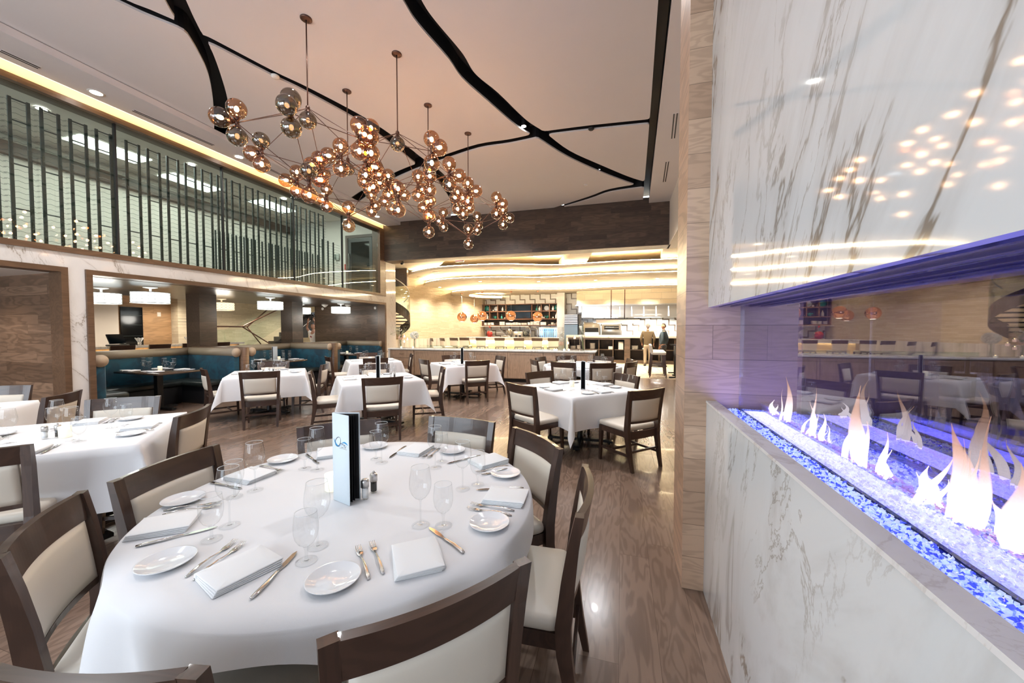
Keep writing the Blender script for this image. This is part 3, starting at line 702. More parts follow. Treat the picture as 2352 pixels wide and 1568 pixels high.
# ================================================================== CHAIRS
def back_y(z): 
    t=max(0,(z-.45)/.45); return -.222-.055*t**1.3
def curve_x(x,hw=.25): return -.034*(1-min(1,(x/hw)**2))
def loft(b,secs):
    # secs: list of (centre, half width x, half depth y)
    vs=[];fs=[]
    for c,hx,hy in secs:
        for i,j in ((-1,-1),(1,-1),(1,1),(-1,1)): vs.append((c[0]+i*hx,c[1]+j*hy,c[2]))
    for k in range(len(secs)-1):
        for i in range(4): fs.append((k*4+i,k*4+(i+1)%4,k*4+4+(i+1)%4,k*4+4+i))
    n=len(secs)*4; fs+=[(3,2,1,0),(n-4,n-3,n-2,n-1)]
    return b.add(vs,fs)
def make_chair():
    r=empty('dining_chair')
    MB().rbox(-.238,.238,-.205,.245,.425,.487,.024,3,crown=.014).build('seat',M['leather'],r)
    b=MB(); b.box(-.225,.225,.208,.232,.365,.428); b.box(-.235,-.212,-.2,.21,.365,.428); b.box(.212,.235,-.2,.21,.365,.428)
    b.sheet(lambda u,v:((-.225+.45*u,-.215+curve_x(-.225+.45*u)*.5,.345+.085*v),(0,1,0)),8,1,.026); b.build('seat_frame',M['chairwood'],r)
    for s_ in (-1,1):
        b=MB(); loft(b,[((s_*.225,.222,0),.0135,.0135),((s_*.219,.214,.30),.020,.020),((s_*.217,.212,.428),.021,.021)]); b.build('leg',M['chairwood_v'],r)
        b=MB(); loft(b,[((s_*.222,-.292,0),.015,.015),((s_*.226,-.255,.18),.019,.021),((s_*.232,-.226,.36),.021,.029),((s_*.236,-.222,.47),.021,.030),((s_*.243,back_y(.65),.65),.020,.026),((s_*.250,back_y(.78),.78),.021,.021),((s_*.255,back_y(.905)-.004,.905),.022,.016)]); b.build('leg',M['chairwood_v'],r)
    b=MB(); b.sheet(lambda u,v:((-.236+.472*u,back_y(.80+.105*v)+curve_x(-.236+.472*u)-.004*v,.797+.108*v),(0,1,.1)),26,2,.026); b.build('top_rail',M['chairwood'],r)
    b=MB(); b.sheet(lambda u,v:((-.222+.444*u,back_y(.54)+curve_x(-.222+.444*u,.25),.528+.026*v),(0,1,0)),10,1,.024); b.build('lower_rail',M['chairwood'],r)
    def pad(u,v):
        x=-.215+.43*u; z=.554+.243*v; e=min(1,6*min(u,1-u))*min(1,5*min(v,1-v)); return (x,back_y(z)+curve_x(x),z),e
    b=MB(); N1,N2=14,8; A=[];Bk=[]
    for i in range(N1+1):
        for j in range(N2+1):
            (p,e)=pad(i/N1,j/N2); th=.012+.011*e; A.append((p[0],p[1]+th,p[2])); Bk.append((p[0],p[1]-th,p[2]))
    K=(N1+1)*(N2+1); ix=lambda k,i,j:k*K+i*(N2+1)+j; fs=[]
    for i in range(N1):
        for j in range(N2): fs+=[(ix(0,i,j),ix(0,i+1,j),ix(0,i+1,j+1),ix(0,i,j+1)),(ix(1,i,j),ix(1,i,j+1),ix(1,i+1,j+1),ix(1,i+1,j))]
    for i in range(N1):
        for j in (0,N2): fs.append((ix(0,i,j),ix(0,i+1,j),ix(1,i+1,j),ix(1,i,j)))
    for j in range(N2):
        for i in (0,N1): fs.append((ix(0,i,j),ix(0,i,j+1),ix(1,i,j+1),ix(1,i,j)))
    b.add(A+Bk,fs,True); b.build('back_pad',M['leather'],r)
    for s_ in (-1,1): MB().bar((s_*.224,-.262,.165),(s_*.221,.216,.165),.016,.026).build('stretcher',M['chairwood'],r)
    MB().bar((-.222,-.252,.215),(.222,-.252,.215),.016,.024).build('stretcher',M['chairwood'],r); MB().bar((-.218,.06,.165),(.218,.06,.165),.016,.024).build('stretcher',M['chairwood'],r)
    return proto(r)
CH=make_chair()
# chairs: the middle of the top rail (x,y), and the point it faces
TAB={'A':(-6.35,5.45),'B':(-3.90,5.38),'C':(-6.22,8.35),'D':(-3.62,8.22),'E':(-.55,5.27),'F':(-.85,8.55),'G':(-4.11,1.78),'H':(-6.45,1.75),'R':(-1.25,1.55)}
TN={'A':'the square table by the teal booth dividers','B':'the square table left of centre','C':'the far square table by the marble column','D':'the square table before the oak cabinets','E':'the square table nearest the oak pier',
    'F':'the far round table before the kitchen','G':'the left square table at the front','H':'the table cut off by the left edge','R':'the big front round table'}
def chair(mx,my,tx,ty,label,group):
    d=Vector((tx-mx,ty-my)); a=math.atan2(d.y,d.x)-PI/2; d.normalize(); o=.30
    return place(CH,(mx+d.x*o,my+d.y*o,0),a,label,'chair',group)
def chairs(k,lst):
    T=TAB[k]
    for mx,my,desc,*f in lst:
        tx,ty=(f[0] if f else T); chair(mx,my,tx,ty,'walnut chair, '+desc,'dining chairs around '+TN[k])
chairs('R',[(-2.235,1.335,'left side of the big round table'),(-1.97,.78,'lower left of the big round table, brown side toward the camera'),(-1.05,.44,'bottom left picture edge, only its rail showing',(-1.28,1.5)),
 (-.425,.83,'bottom centre, its back closest to the camera'),(-.135,1.61,'seen edge-on right of the big round table'),(-.50,2.29,'back right of the big round table'),(-1.15,2.60,'back of the big round table, its rail purple-brown'),(-1.95,2.24,'half hidden behind the standing menu')])
chairs('G',[(-3.40,2.25,'its curved rail at the right corner of the front left table'),(-4.69,2.46,'grey-lit rail beyond the glasses of the front left table'),(-3.50,1.10,'cut off by the left edge, beside the front left table')])
chairs('H',[(-5.60,2.45,'curved rail behind the balloon glasses at far left'),(-7.05,2.55,'top left, against the knotty wood wall')])
chairs('A',[(-6.80,4.60,'left end of the dividers table, honey-lit and angled'),(-5.48,4.55,'back square to the camera at the dividers table'),(-5.50,5.95,'almost edge-on behind the dividers table cloth corner'),(-6.85,6.0,'behind the dividers table, mostly hidden')])
chairs('B',[(-4.66,4.70,'left side of the table left of centre, turned inward'),(-3.18,4.48,'back square to the camera behind the tall front menu'),(-2.98,5.95,'right side of the table left of centre'),(-4.55,6.15,'behind the votive of the table left of centre')])
chairs('C',[(-6.85,7.45,'left of the marble column table'),(-5.45,7.42,'dark rail behind the small black menu'),(-5.42,8.95,'beside the oak drawers, its pad turned right'),(-6.9,9.0,'farthest, beyond the marble column table')])
chairs('D',[(-4.25,7.45,'left front of the cabinets table, seen from behind'),(-2.93,7.44,'back square to the camera at the cabinets table'),(-2.88,8.90,'right of the cabinets table'),(-4.2,8.85,'behind the cabinets table glasses')])
chairs('E',[(-1.19,4.38,'left front of the pier table'),(.29,4.42,'right front of the pier table, whole chair visible'),(-1.26,5.82,'back left of the pier table'),(.08,5.82,'back right of the pier table')])
chairs('F',[(-1.86,8.0,'left pair of the far round table, nearer one'),(-1.88,8.80,'left pair of the far round table, farther one'),(-1.14,7.55,'front of the far round table, left of its menu'),(-.34,7.60,'front of the far round table, right of its menu'),
 (.22,8.05,'right pair of the far round table, nearer one'),(.20,8.75,'right pair of the far round table, farther one'),(-1.35,9.45,'back left of the far round table'),(-.42,9.50,'back right of the far round table')])
# ================================================================== TABLES AND CLOTHS
def ped(k,round_,label):
    x,y=TAB[k]; r=empty('dining_table',(x,y,0),PI/4 if not round_ else 0,label,'table')
    if round_: MB().lathe([(1e-4,.725),(.84,.725),(.85,.735),(.85,.75),(.84,.756),(1e-4,.756)],40).build('tabletop',M['tabletop'],r)
    else: MB().box(-.59,.59,-.59,.59,.725,.756).build('tabletop',M['tabletop'],r)
    MB().lathe([(.04,.03),(.045,.05),(.038,.10),(.038,.70),(.12,.725)],18,closed=True).build('column',M['ironblack'],r)
    L=.40
    for i in range(2):
        b=MB(); d=Vector((math.cos(PI/2*i+PI/4),math.sin(PI/2*i+PI/4),0))
        b.bar(-d*L+Vector((0,0,.045)),d*L+Vector((0,0,.045)),.07,.035); 
        for s_ in (-1,1): b.bar(d*s_*(L-.05)+Vector((0,0,.045)),d*s_*(L+.05)+Vector((0,0,.034)),.09,.03); b.lathe([(.014,0),(.014,.03)],10,(d.x*s_*L,d.y*s_*L,0),closed=True)
        b.build('base_foot',M['ironblack'],r)
def sqcloth(k,label,S_=1.2,drop=.40,seed=0,rz=PI/4):
    h=S_/2; rnd=random.Random(seed); E=h+drop; N=44; ph=[rnd.uniform(0,6) for _ in range(8)]
    # sample positions: dense near the edge
    ts=[-E+2*E*i/N for i in range(N+1)]
    for e in (h,-h): 
        j=min(range(N+1),key=lambda i:abs(ts[i]-e)); ts[j]=e
    def pos(s,t):
        sx=1 if s>0 else -1; sy=1 if t>0 else -1; a=max(0,abs(s)-h); c=max(0,abs(t)-h)
        if a==0 and c==0: return (s,t,.762)
        w=.010*math.sin(ph[0]+s*9+t*7)
        if c==0:
            ed=abs(t)/h; wave=.020*math.sin(ph[1 if sx>0 else 2]+t*6.5)*a/drop*(1-ed*.3); out=.012*(1-math.exp(-a*40))+.045*a+wave+.05*a*max(0,ed-.6)*2
            return (sx*(h+out),t,.762-a*.985-.0)
        if a==0:
            ed=abs(s)/h; wave=.020*math.sin(ph[3 if sy>0 else 4]+s*6.5)*c/drop*(1-ed*.3); out=.012*(1-math.exp(-c*40))+.045*c+wave+.05*c*max(0,ed-.6)*2
            return (s,sy*(h+out),.762-c*.985)
        r=math.hypot(a,c); th=math.atan2(c,a); off=.012*(1-math.exp(-r*40))+.085*r+.27*r*math.sin(2*th)**1.5
        z=.762-math.sqrt(max(0,r*r*.97-(.27*r*math.sin(2*th))**2)); tw=.04*r*math.sin(ph[5]+th*2)
        return (sx*(h+off*math.cos(th)+tw*.3),sy*(h+off*math.sin(th)-tw*.3),z)
    b=MB(); vs=[pos(s,t) for s in ts for t in ts]
    b.add(vs,[(i*(N+1)+j,(i+1)*(N+1)+j,(i+1)*(N+1)+j+1,i*(N+1)+j+1) for i in range(N) for j in range(N)],True)
    o=b.build('tablecloth',M['cloth'],fix=False); o.location=(*TAB[k],0); o.rotation_euler=(0,0,rz)
    tag(o,label,'tablecloth','white linen tablecloths'); return o
def rdcloth(k,label,corner=math.radians(245),R=.87,half=.955,seed=1):
    rnd=random.Random(seed); NT=144; NR=26; b=MB(); vs=[]
    ph=[rnd.uniform(0,6) for _ in range(6)]
    for i in range(NT):
        th=2*PI*i/NT; q=th-corner+PI/4; ext=half/max(abs(math.cos(q)),abs(math.sin(q))); drop=min(ext,1.55)-R
        cn=max(0,math.cos(4*(q-PI/4)))  # 1 at corners
        for j in range(NR+1):
            if j<=8: r=R*j/8*.985; z=.762
            else:
                t=(j-8)/(NR-8); a=drop*t; z=.762-.004-a*.96
                fold=math.sin(th*13+ph[0])*.5+math.sin(th*7+ph[1])*.35+math.sin(4*(q-PI/4)*3)*.5*cn
                r=R*.985+.014*(1-math.exp(-a*50))+.01*a+ (.030*(1-math.exp(-a*12))+.16*a)*fold*(.4+1.0*cn)
            vs.append((r*math.cos(th),r*math.sin(th),z))
    fs=[(i*(NR+1)+j,((i+1)%NT)*(NR+1)+j,((i+1)%NT)*(NR+1)+j+1,i*(NR+1)+j+1) for i in range(NT) for j in range(NR)]
    b.add(vs,fs,True); o=b.build('tablecloth',M['cloth'],fix=False); o.location=(*TAB[k],0); tag(o,label,'tablecloth','white linen tablecloths'); return o
for k in 'ABCDEG': ped(k,False,'black-footed pedestal table hidden under the cloth of '+TN[k])
ped('H',False,'pedestal table under the cloth cut off by the left edge')
for k in 'RF': ped(k,True,'round pedestal table hidden under the cloth of '+TN[k])
for i,k in enumerate('ABCDEGH'): sqcloth(k,'white linen cloth with pointed corners on '+TN[k],seed=20+i,drop=.40 if k!='G' else .43)
rdcloth('R','white linen cloth falling in folds from '+TN['R']); rdcloth('F','white linen cloth with rounded edge on '+TN['F'],corner=.6,half=1.0,seed=5)
# ================================================================== TABLEWARE
def mk(name,b,mat,cat=None):
    o=b.build(name,mat); return proto(o)
def make_plate():
    return mk('bread_plate',MB().lathe([(1e-4,.004),(.045,.004),(.056,.007),(.080,.016),(.084,.0175),(.0845,.0165),(.080,.0125),(.055,.002),(.05,0),(1e-4,0)],40),M['china'])
def glass(name,prof,rim):
    r=empty(name); MB().lathe(prof[0],28).build('bowl',M['glass'],r); MB().lathe(prof[1],16).build('stem',M['glass'],r); MB().lathe(prof[2],28).build('foot',M['glass'],r)
    MB().lathe([(rim[0]-.0007,rim[1]),(rim[0]+.0006,rim[1]+.0008),(rim[0]+.0007,rim[1]-.0006),(rim[0]-.0007,rim[1]-.0008)],28).build('rim',flat('glass_rim_'+name,(.75,.78,.80),.05,0,.5),r)
    return proto(r)
def make_wine():
    return glass('wine_glass',([(.003,.108),(.010,.111),(.024,.120),(.037,.137),(.0445,.160),(.0455,.178),(.043,.205),(.0385,.232),(.0365,.246)],[(.0060,.003),(.0042,.012),(.0034,.03),(.0034,.085),(.0045,.102),(.009,.111)],[(.036,.0005),(.0365,.002),(.02,.004),(.007,.007),(.0060,.004)]),(.0365,.246))
def make_goblet():
    return glass('water_goblet',([(.003,.052),(.012,.056),(.026,.068),(.036,.086),(.0405,.110),(.0405,.132),(.0375,.160),(.0355,.176)],[(.0075,.003),(.0055,.012),(.0050,.035),(.0075,.048),(.011,.056)],[(.034,.0005),(.0345,.0025),(.02,.005),(.008,.008),(.0075,.004)]),(.0355,.176))
def make_fork():
    b=MB(); L=.2
    pts=[(0,-.105,.003),(0,-.085,.006),(0,-.05,.011),(0,-.01,.010),(0,.02,.006),(0,.045,.005)]
    b.tube(pts,[.0045,.0065,.0055,.0035,.0030,.0050],8,flat=.42)
    b.tube([(0,.040,.005),(0,.052,.004),(0,.062,.004),(0,.068,.005)],[.004,.0105,.0118,.0112],10,flat=.16)
    for i in range(4):
        x=(i-1.5)*.0062; b.tube([(x,.064,.005),(x,.080,.0045),(x*.97,.098,.007),(x*.95,.108,.0105)],[.0017,.0016,.0013,.0007],6,flat=.6)
    return mk('fork',b,M['steel'])
def make_knife():
    b=MB(); b.tube([(0,-.12,.005),(.002,-.10,.006),(.004,-.05,.0065),(.001,.0,.006),(0,.015,.005)],[.006,.0085,.0075,.0055,.004],8,flat=.5)
    vs=[(-.001,.012,.003),(.006,.015,.003),(.0105,.05,.003),(.009,.095,.003),(.001,.122,.003),(-.006,.105,.003),(-.007,.05,.003)]
    n=len(vs); b.add(vs+[(x,y,.0055) for x,y,z in vs],[tuple(range(n-1,-1,-1)),tuple(range(n,2*n))]+[(i,(i+1)%n,n+(i+1)%n,n+i) for i in range(n)])
    return mk('table_knife',b,M['steel'])
def make_napkin():
    b=MB(); rnd=random.Random(3)
    for k in range(4):
        z=.0+.0058*k; T=Matrix.Rotation(.02*(k-1.5),4,'Z')@Matrix.Translation((.001*k,-.002*k,0)); b.rbox(-.078,.078,-.098,.098,z,z+.0054,.0025,2,T=T,crown=.0012 if k==3 else 0)
    # rolled fold along one long side
    b.tube([(.078,-.095,.0115),(.080,0,.0122),(.078,.095,.0115)],.0108,10)
    return mk('folded_napkin',b,M['napkin'])
def make_votive():
    r=empty('votive_candle'); MB().lathe([(.030,0),(.0335,.004),(.036,.085),(.0335,.085),(.031,.01)],22,closed=True).build('frosted_glass',M['candleglass'],r)
    MB().lathe([(1e-4,.086),(.031,.0855)],22).build('candle_top',M['wax'],r); return proto(r)
def make_shaker(name,fill,knob):
    r=empty(name); MB().lathe([(.0155,.0),(.0175,.004),(.0175,.058),(.0165,.06)],20,closed=True).build('glass_body',M['glass'],r)
    MB().lathe([(.0145,.008),(.0145,.056)],18,closed=True).build('contents',M[fill],r)
    b=MB(); b.lathe([(.0185,.058),(.0185,.088),(.015,.096),(.004,.098)],20,closed=True)
    if knob: b.sphere((0,0,.103),.0065,12,8)
    b.build('steel_cap',M['brushed'],r); return proto(r)
PL,WG,WGb,FK,KN,NP,VT=make_plate(),make_wine(),make_goblet(),make_fork(),make_knife(),make_napkin(),make_votive()
SA,PE=make_shaker('salt_shaker','salt',False),make_shaker('pepper_mill','pepper',True)
ZT=.7625
def put(P,x,y,a,label,cat,group,z=ZT): return place(P,(x,y,z),a,label,cat,group)
def setting(k,who,pl,fk,nap,kn,wg,gb,z=ZT,short=None):
    tn=short or TN[k]; g=' on '+tn
    put(PL,*pl,0,f'small white bread plate, {who} place on {tn}','plate','bread plates'+g,z)
    for i,(x,y,a) in enumerate(fk): put(FK,x,y,a,f'steel {"dinner" if i else "salad"} fork, {who} place on {tn}','fork','forks'+g,z)
    put(NP,*nap,f'folded white napkin, {who} place on {tn}','napkin','napkins'+g,z)
    put(KN,*kn,f'steel table knife, {who} place on {tn}','knife','knives'+g,z)
    put(WG,*wg,random.random()*6,f'tall clear wine glass, {who} place on {tn}','wine glass','wine glasses'+g,z)
    put(WGb,*gb,random.random()*6,f'short clear water goblet, {who} place on {tn}','glass','water goblets'+g,z)
def ang(p,q): return math.atan2(q[1]-p[1],q[0]-p[0])-PI/2    # tool points its +Y from p to q
def mid(p,q): return ((p[0]+q[0])/2,(p[1]+q[1])/2)
# the eight places of the front round table, each measured
RS=[('right-hand',(-.523,1.453),[((-.445,1.548),(-.672,1.556)),((-.430,1.592),(-.688,1.600))],(-.531,1.700,1.62),((-.461,1.84),(-.711,1.741)),(-.772,1.744),(-.719,1.816)),
 ('back right',(-.619,1.986),[((-.600,2.085),(-.745,1.935)),((-.640,2.115),(-.790,1.965))],(-.775,2.135,2.5),((-.859,2.24),(-1.01,2.033)),(-1.047,1.971),(-1.058,2.075)),
 ('back',(-1.074,2.266),[((-1.185,2.30),(-1.165,2.10)),((-1.215,2.30),(-1.200,2.09))],(-1.305,2.20,3.1),((-1.43,2.27),(-1.40,2.03)),(-1.402,1.955),(-1.475,2.0)),
 ('back left',(-1.627,2.199),[((-1.73,2.13),(-1.60,1.97)),((-1.76,2.10),(-1.63,1.95))],(-1.825,2.0,.72),((-1.955,1.94),(-1.75,1.825)),(-1.687,1.748),(-1.774,1.744)),
 ('left',(-2.01,1.811),[((-2.06,1.70),(-1.861,1.675)),((-2.06,1.665),(-1.85,1.64))],(-1.965,1.555,1.52),((-2.09,1.44),(-1.85,1.425)),(-1.775,1.435),(-1.802,1.35)),
 ('front left',(-1.988,1.247),[((-1.965,1.150),(-1.800,1.285)),((-1.93,1.125),(-1.765,1.26))],(-1.80,1.055,2.25),((-1.745,.92),(-1.586,1.125)),(-1.557,1.143),(-1.521,1.046)),
 ('front',(-1.514,.891),[((-1.365,.852),(-1.420,1.065)),((-1.325,.85),(-1.375,1.062))],(-1.222,.925,2.85),((-1.065,.835),(-1.136,1.078)),(-1.09,1.125),(-1.058,1.040)),
 ('front right',(-.889,.979),[((-.775,1.010),(-.945,1.165)),((-.745,1.045),(-.915,1.205))],(-.692,1.155,.66),((-.545,1.235),(-.750,1.355)),(-.797,1.369),(-.704,1.392))]
for who,pl,fk,nap,kn,wg,gb in RS:
    setting('R',who,pl,[(*mid(p,q),ang(p,q)) for p,q in fk],nap,(*mid(*kn),ang(*kn)),wg,gb)
def tmpl(k,who,a,D,cx=None,cy_=None,z=ZT,short=None,J=.012):
    # a place laid for someone sitting at angle a from the table's middle, napkin D away
    if cx is None: cx,cy_=TAB[k]
    o=Vector((math.cos(a),math.sin(a))); s_=Vector((o.y,-o.x))*-1   # s_: the sitter's right
    j=lambda:random.uniform(-J,J)
    P=lambda r,t:(cx+o.x*r+s_.x*t+j(),cy_+o.y*r+s_.y*t+j())
    out=a-PI/2; inn=out+PI
    setting(k,who,P(D+.0,-.235),[(*P(D,-.14),inn+j()*4),(*P(D-.02,-.11),inn+j()*4)],(*P(D,0),inn+j()*4),(*P(D-.01,.115),inn+j()*4),P(D-.22,.12),P(D-.15,.18),z,short)
seats4=[('camera-side left',math.radians(225)),('camera-side right',math.radians(315)),('far right',math.radians(45)),('far left',math.radians(135))]
for k in 'ABCDEGH':
    for who,a in seats4:
        if k=='H' and 'left' in who and 'camera' in who: continue
        tmpl(k,who,a,.44)
for i in range(8):
    tmpl('F',['right','back right','back','back left','left','front left','front','front right'][i],math.radians(i*45+10),.68)
# the standing menus
def menu(loc,rz,label,H=.42,W_=.128,logo=True,op=.42):
    r=empty('menu_holder',loc,rz,label,'menu'); a=op
    d1=Vector((math.cos(-a/2),math.sin(-a/2),0)); d2=Vector((math.cos(a/2),math.sin(a/2),0))
    def cover(d,name,out):
        n=Vector((-d.y,d.x,0))*out; b=MB(); m4=Matrix(((d.x,n.x,0,0),(d.y,n.y,0,0),(0,0,1,0),(0,0,0,1)))
        b.rbox(0,W_,0,.004,0,H,.0018,1,T=m4); return b.build(name,M['menuwhite'],r),m4,d,n
    c1,m1,_,n1=cover(d1,'front_cover',-1); c2,m2,_,n2=cover(d2,'back_cover',1)
    for d,n,k in ((d1,n1,0),(d2,n2,1)):
        b=MB(); m4=Matrix(((d.x,n.x,0,0),(d.y,n.y,0,0),(0,0,1,0),(0,0,0,1))); b.box(.004,W_-.005,-.0035,-.0005,.006,H-.006,T=m4); b.build('black_lining',M['menublack'],r)
    for q in (.35,.62):
        an=-a/2+a*q; d=Vector((math.cos(an),math.sin(an),0)); MB().bar(d*.006+Vector((0,0,H/2)),d*(W_-.014)+Vector((0,0,H/2)),.0015,H-.012,).build('menu_page',M['menublack'],r)
    if logo:
        # the mark on the front cover: blue swash, script "One", two tiny lines
        def L(x,z,e=.0006): return m1@Vector((x*W_,.004+e,H*.68+z*W_))
        b=MB()
        def swash(P,ws,e):
            vs=[];fs=[]
            for i,(x,z) in enumerate(P):
                x0,z0=P[max(i-1,0)];x1,z1=P[min(i+1,len(P)-1)]; dx,dz=x1-x0,z1-z0; l=math.hypot(dx,dz); w=ws[i]/2
                vs+= [L(x-dz/l*w,z+dx/l*w,e),L(x+dz/l*w,z-dx/l*w,e)]
            fs=[(2*i,2*i+1,2*i+3,2*i+2) for i in range(len(P)-1)]; return vs,fs
        b.add(*swash([(.12,.10),(.17,.0),(.25,-.10),(.36,-.145),(.47,-.12),(.56,-.03),(.66,.03),(.76,.045),(.86,.02),(.94,-.03)],[.01,.05,.065,.055,.02,.008,.03,.055,.055,.015],.0005)); b.build('logo_wave',M['logo_blue'],r)
        b=MB(); P=[(.36+.155*math.cos(t)*1.0+.06*math.sin(t),.02+.175*math.sin(t)) for t in [PI*.5+2*PI*i/26 for i in range(27)]]
        b.add(*swash(P,[.010+.014*abs(math.sin(i/26*2*PI+.6)) for i in range(27)],.0009))
        b.add(*swash([(.47,-.07),(.56,.0),(.60,-.01),(.60,-.08)],[.012,.014,.016,.01],.0009)); b.add(*swash([(.60,-.07),(.65,-.02),(.69,-.035),(.72,-.09),(.77,-.06)],[.01,.014,.02,.014,.008],.0009))
        b.add(*swash([(.73,-.06),(.79,-.03),(.80,-.055),(.75,-.075),(.76,-.115),(.83,-.105),(.87,-.07)],[.008,.014,.014,.01,.016,.014,.008],.0009)); b.build('logo_script',M['ink'],r)
        b=MB()
        for i in range(9):
            if i in (5,): continue
            b.add([L(.55+i*.032,-.165,.0005),L(.55+i*.032+.02,-.165,.0005),L(.55+i*.032+.02,-.14,.0005),L(.55+i*.032,-.14,.0005)],[(0,1,2,3)])
        for i in range(15): b.add([L(.45+i*.029,-.205,.0005),L(.45+i*.029+.02,-.205,.0005),L(.45+i*.029+.02,-.19,.0005),L(.45+i*.029,-.19,.0005)],[(0,1,2,3)])
        b.build('logo_small_print',M['wire'],r)
    return r
menu((-1.318,1.464,ZT),math.radians(0.0),'tall white menu with blue logo standing open on the big front round table',op=.56)
for k,dx,dy,rz,l in (('B',.05,-.02,-.35,'tall open menu showing its black lining, on the table left of centre'),('D',.02,-.08,-.3,'narrow open menu on the table before the oak cabinets'),('E',.03,-.05,-.45,'thick open menu, black inside, on the pier table'),('C',.22,-.3,-.3,'')):
    if l: menu((TAB[k][0]+dx,TAB[k][1]+dy,ZT),rz-.9,l,H=.38,logo=False,op=.42)
for k,dx,dy in (('A',-.08,.05),('B',-.13,-.03),('C',-.05,-.05),('D',-.12,0),('E',-.12,.05),('G',.08,-.03)):
    put(VT,TAB[k][0]+dx,TAB[k][1]+dy,0,'glowing frosted votive candle on '+TN[k],'candle','votive candles on the tables')
for k,dx,dy in (('A',.04,-.02),('B',.20,.05),('G',-.0,-.10)):
    put(SA,TAB[k][0]+dx,TAB[k][1]+dy,0,'steel-capped salt shaker on '+TN[k],'salt shaker','salt shakers'); put(PE,TAB[k][0]+dx+.04,TAB[k][1]+dy+.05,0,'pepper mill with round knob on '+TN[k],'pepper mill','pepper mills')
put(VT,-1.405,1.55,0,'frosted votive candle half hidden left of the tall menu','candle','votive candles on the tables')
put(SA,-1.178,1.510,0,'steel-capped salt shaker beside the tall menu','salt shaker','salt shakers'); put(PE,-1.185,1.585,0,'pepper mill with round knob behind the salt shaker','pepper mill','pepper mills')
# ================================================================== CHANDELIERS (five, each a hexagonal frame with 21 globes)
def chandelier(x,y,phi,label,zt=4.21,zb=3.33,zr=3.77,R=.70,dark=()):
    r=empty('globe_chandelier',(x,y,5.25),0,label,'chandelier','globe chandeliers'); zc=5.25
    MB().lathe([(1e-4,0),(.065,0),(.065,-.012),(.055,-.02),(.012,-.024)],24).build('canopy',M['bronze'],r)
    MB().tube([(0,0,-.02),(0,0,zt-zc)],.0075,8).build('stem',M['bronze'],r)
    nodes=[(0,0,zt-zc),(0,0,zb-zc)]+[(R*math.cos(phi+i*PI/3),R*math.sin(phi+i*PI/3),zr-zc) for i in range(6)]
    for i,n in enumerate(nodes):
        MB().sphere(n,.026,12,8,1.25).build('hub',M['bronze'],r)
    T,B_,ring=nodes[0],nodes[1],nodes[2:]
    for i in range(6):
        for p,q in ((T,ring[i]),(B_,ring[i]),(ring[i],ring[(i+1)%6])): MB().tube([p,q],.0042,6,cap=False).build('rod',M['bronze'],r)
    gl=[]
    def g(n,d,idx):
        d=Vector(d); c=Vector(n)+d*.145; isd=idx in dark
        o=globe_mesh[1 if isd else 0].copy(); COL.objects.link(o); o.parent=r; o.location=c
        # turn the globe so that its cap sits on the hub
        q=(-d).to_track_quat('-Z','Y') if False else Vector((0,0,-1)).rotation_difference(-d); o.rotation_mode='QUATERNION'; o.rotation_quaternion=q
        for ch in globe_kids[1 if isd else 0]:
            k=ch.copy(); COL.objects.link(k); k.parent=o
    k=0
    for i,n in enumerate(ring):
        dirs=[(0,0,1),(0,0,-1),(math.cos(phi+i*PI/3),math.sin(phi+i*PI/3),0)]
        for d in dirs: g(n,d,k); k+=1
    g(T,(0,0,-1),18); g(B_,(0,0,1),19); g(B_,(0,0,-1),20)
    return r
globe_mesh=[];globe_kids=[]
for nm,mt,bm_ in (('globe','globe','bulb'),('globe','globe_dark','bulb_dim')):
    o=MB().sphere((0,0,0),.098,24,16,1.0).build('globe',M[mt])
    c=MB().lathe([(.022,-.120),(.030,-.105),(.036,-.091),(.030,-.084),(.010,-.060),(1e-4,-.058)],14).build('globe_cap',M['bronze'],o)
    bl=MB().sphere((0,0,-.005),.022,12,8,1.3).build('bulb',M[bm_],o)
    globe_mesh.append(o); globe_kids.append([c,bl])
CHN=[(-3.62,3.70,2,'nearest and largest-looking globe chandelier, its left globes unlit',(3*5+0,3*5+1,3*5+2,18,3*4+1,3*3,19)),(-2.92,4.50,38,'globe chandelier hung from the canopy highest after the nearest one',(18,)),
     (-4.11,4.97,38,'globe chandelier on the short-looking rod between the two tallest rods',(18,1)),(-3.09,5.65,0,'globe chandelier whose bottom globe hangs lowest, before the dark beam',(18,)),
     (-2.81,6.66,38,'farthest globe chandelier, glaring brightest at right',())]
for x,y,p,l,dk in CHN: chandelier(x,y,math.radians(p),l,dark=dk)
for o,ks in zip(globe_mesh,globe_kids):
    for k in ks: bpy.data.objects.remove(k)
    bpy.data.objects.remove(o)
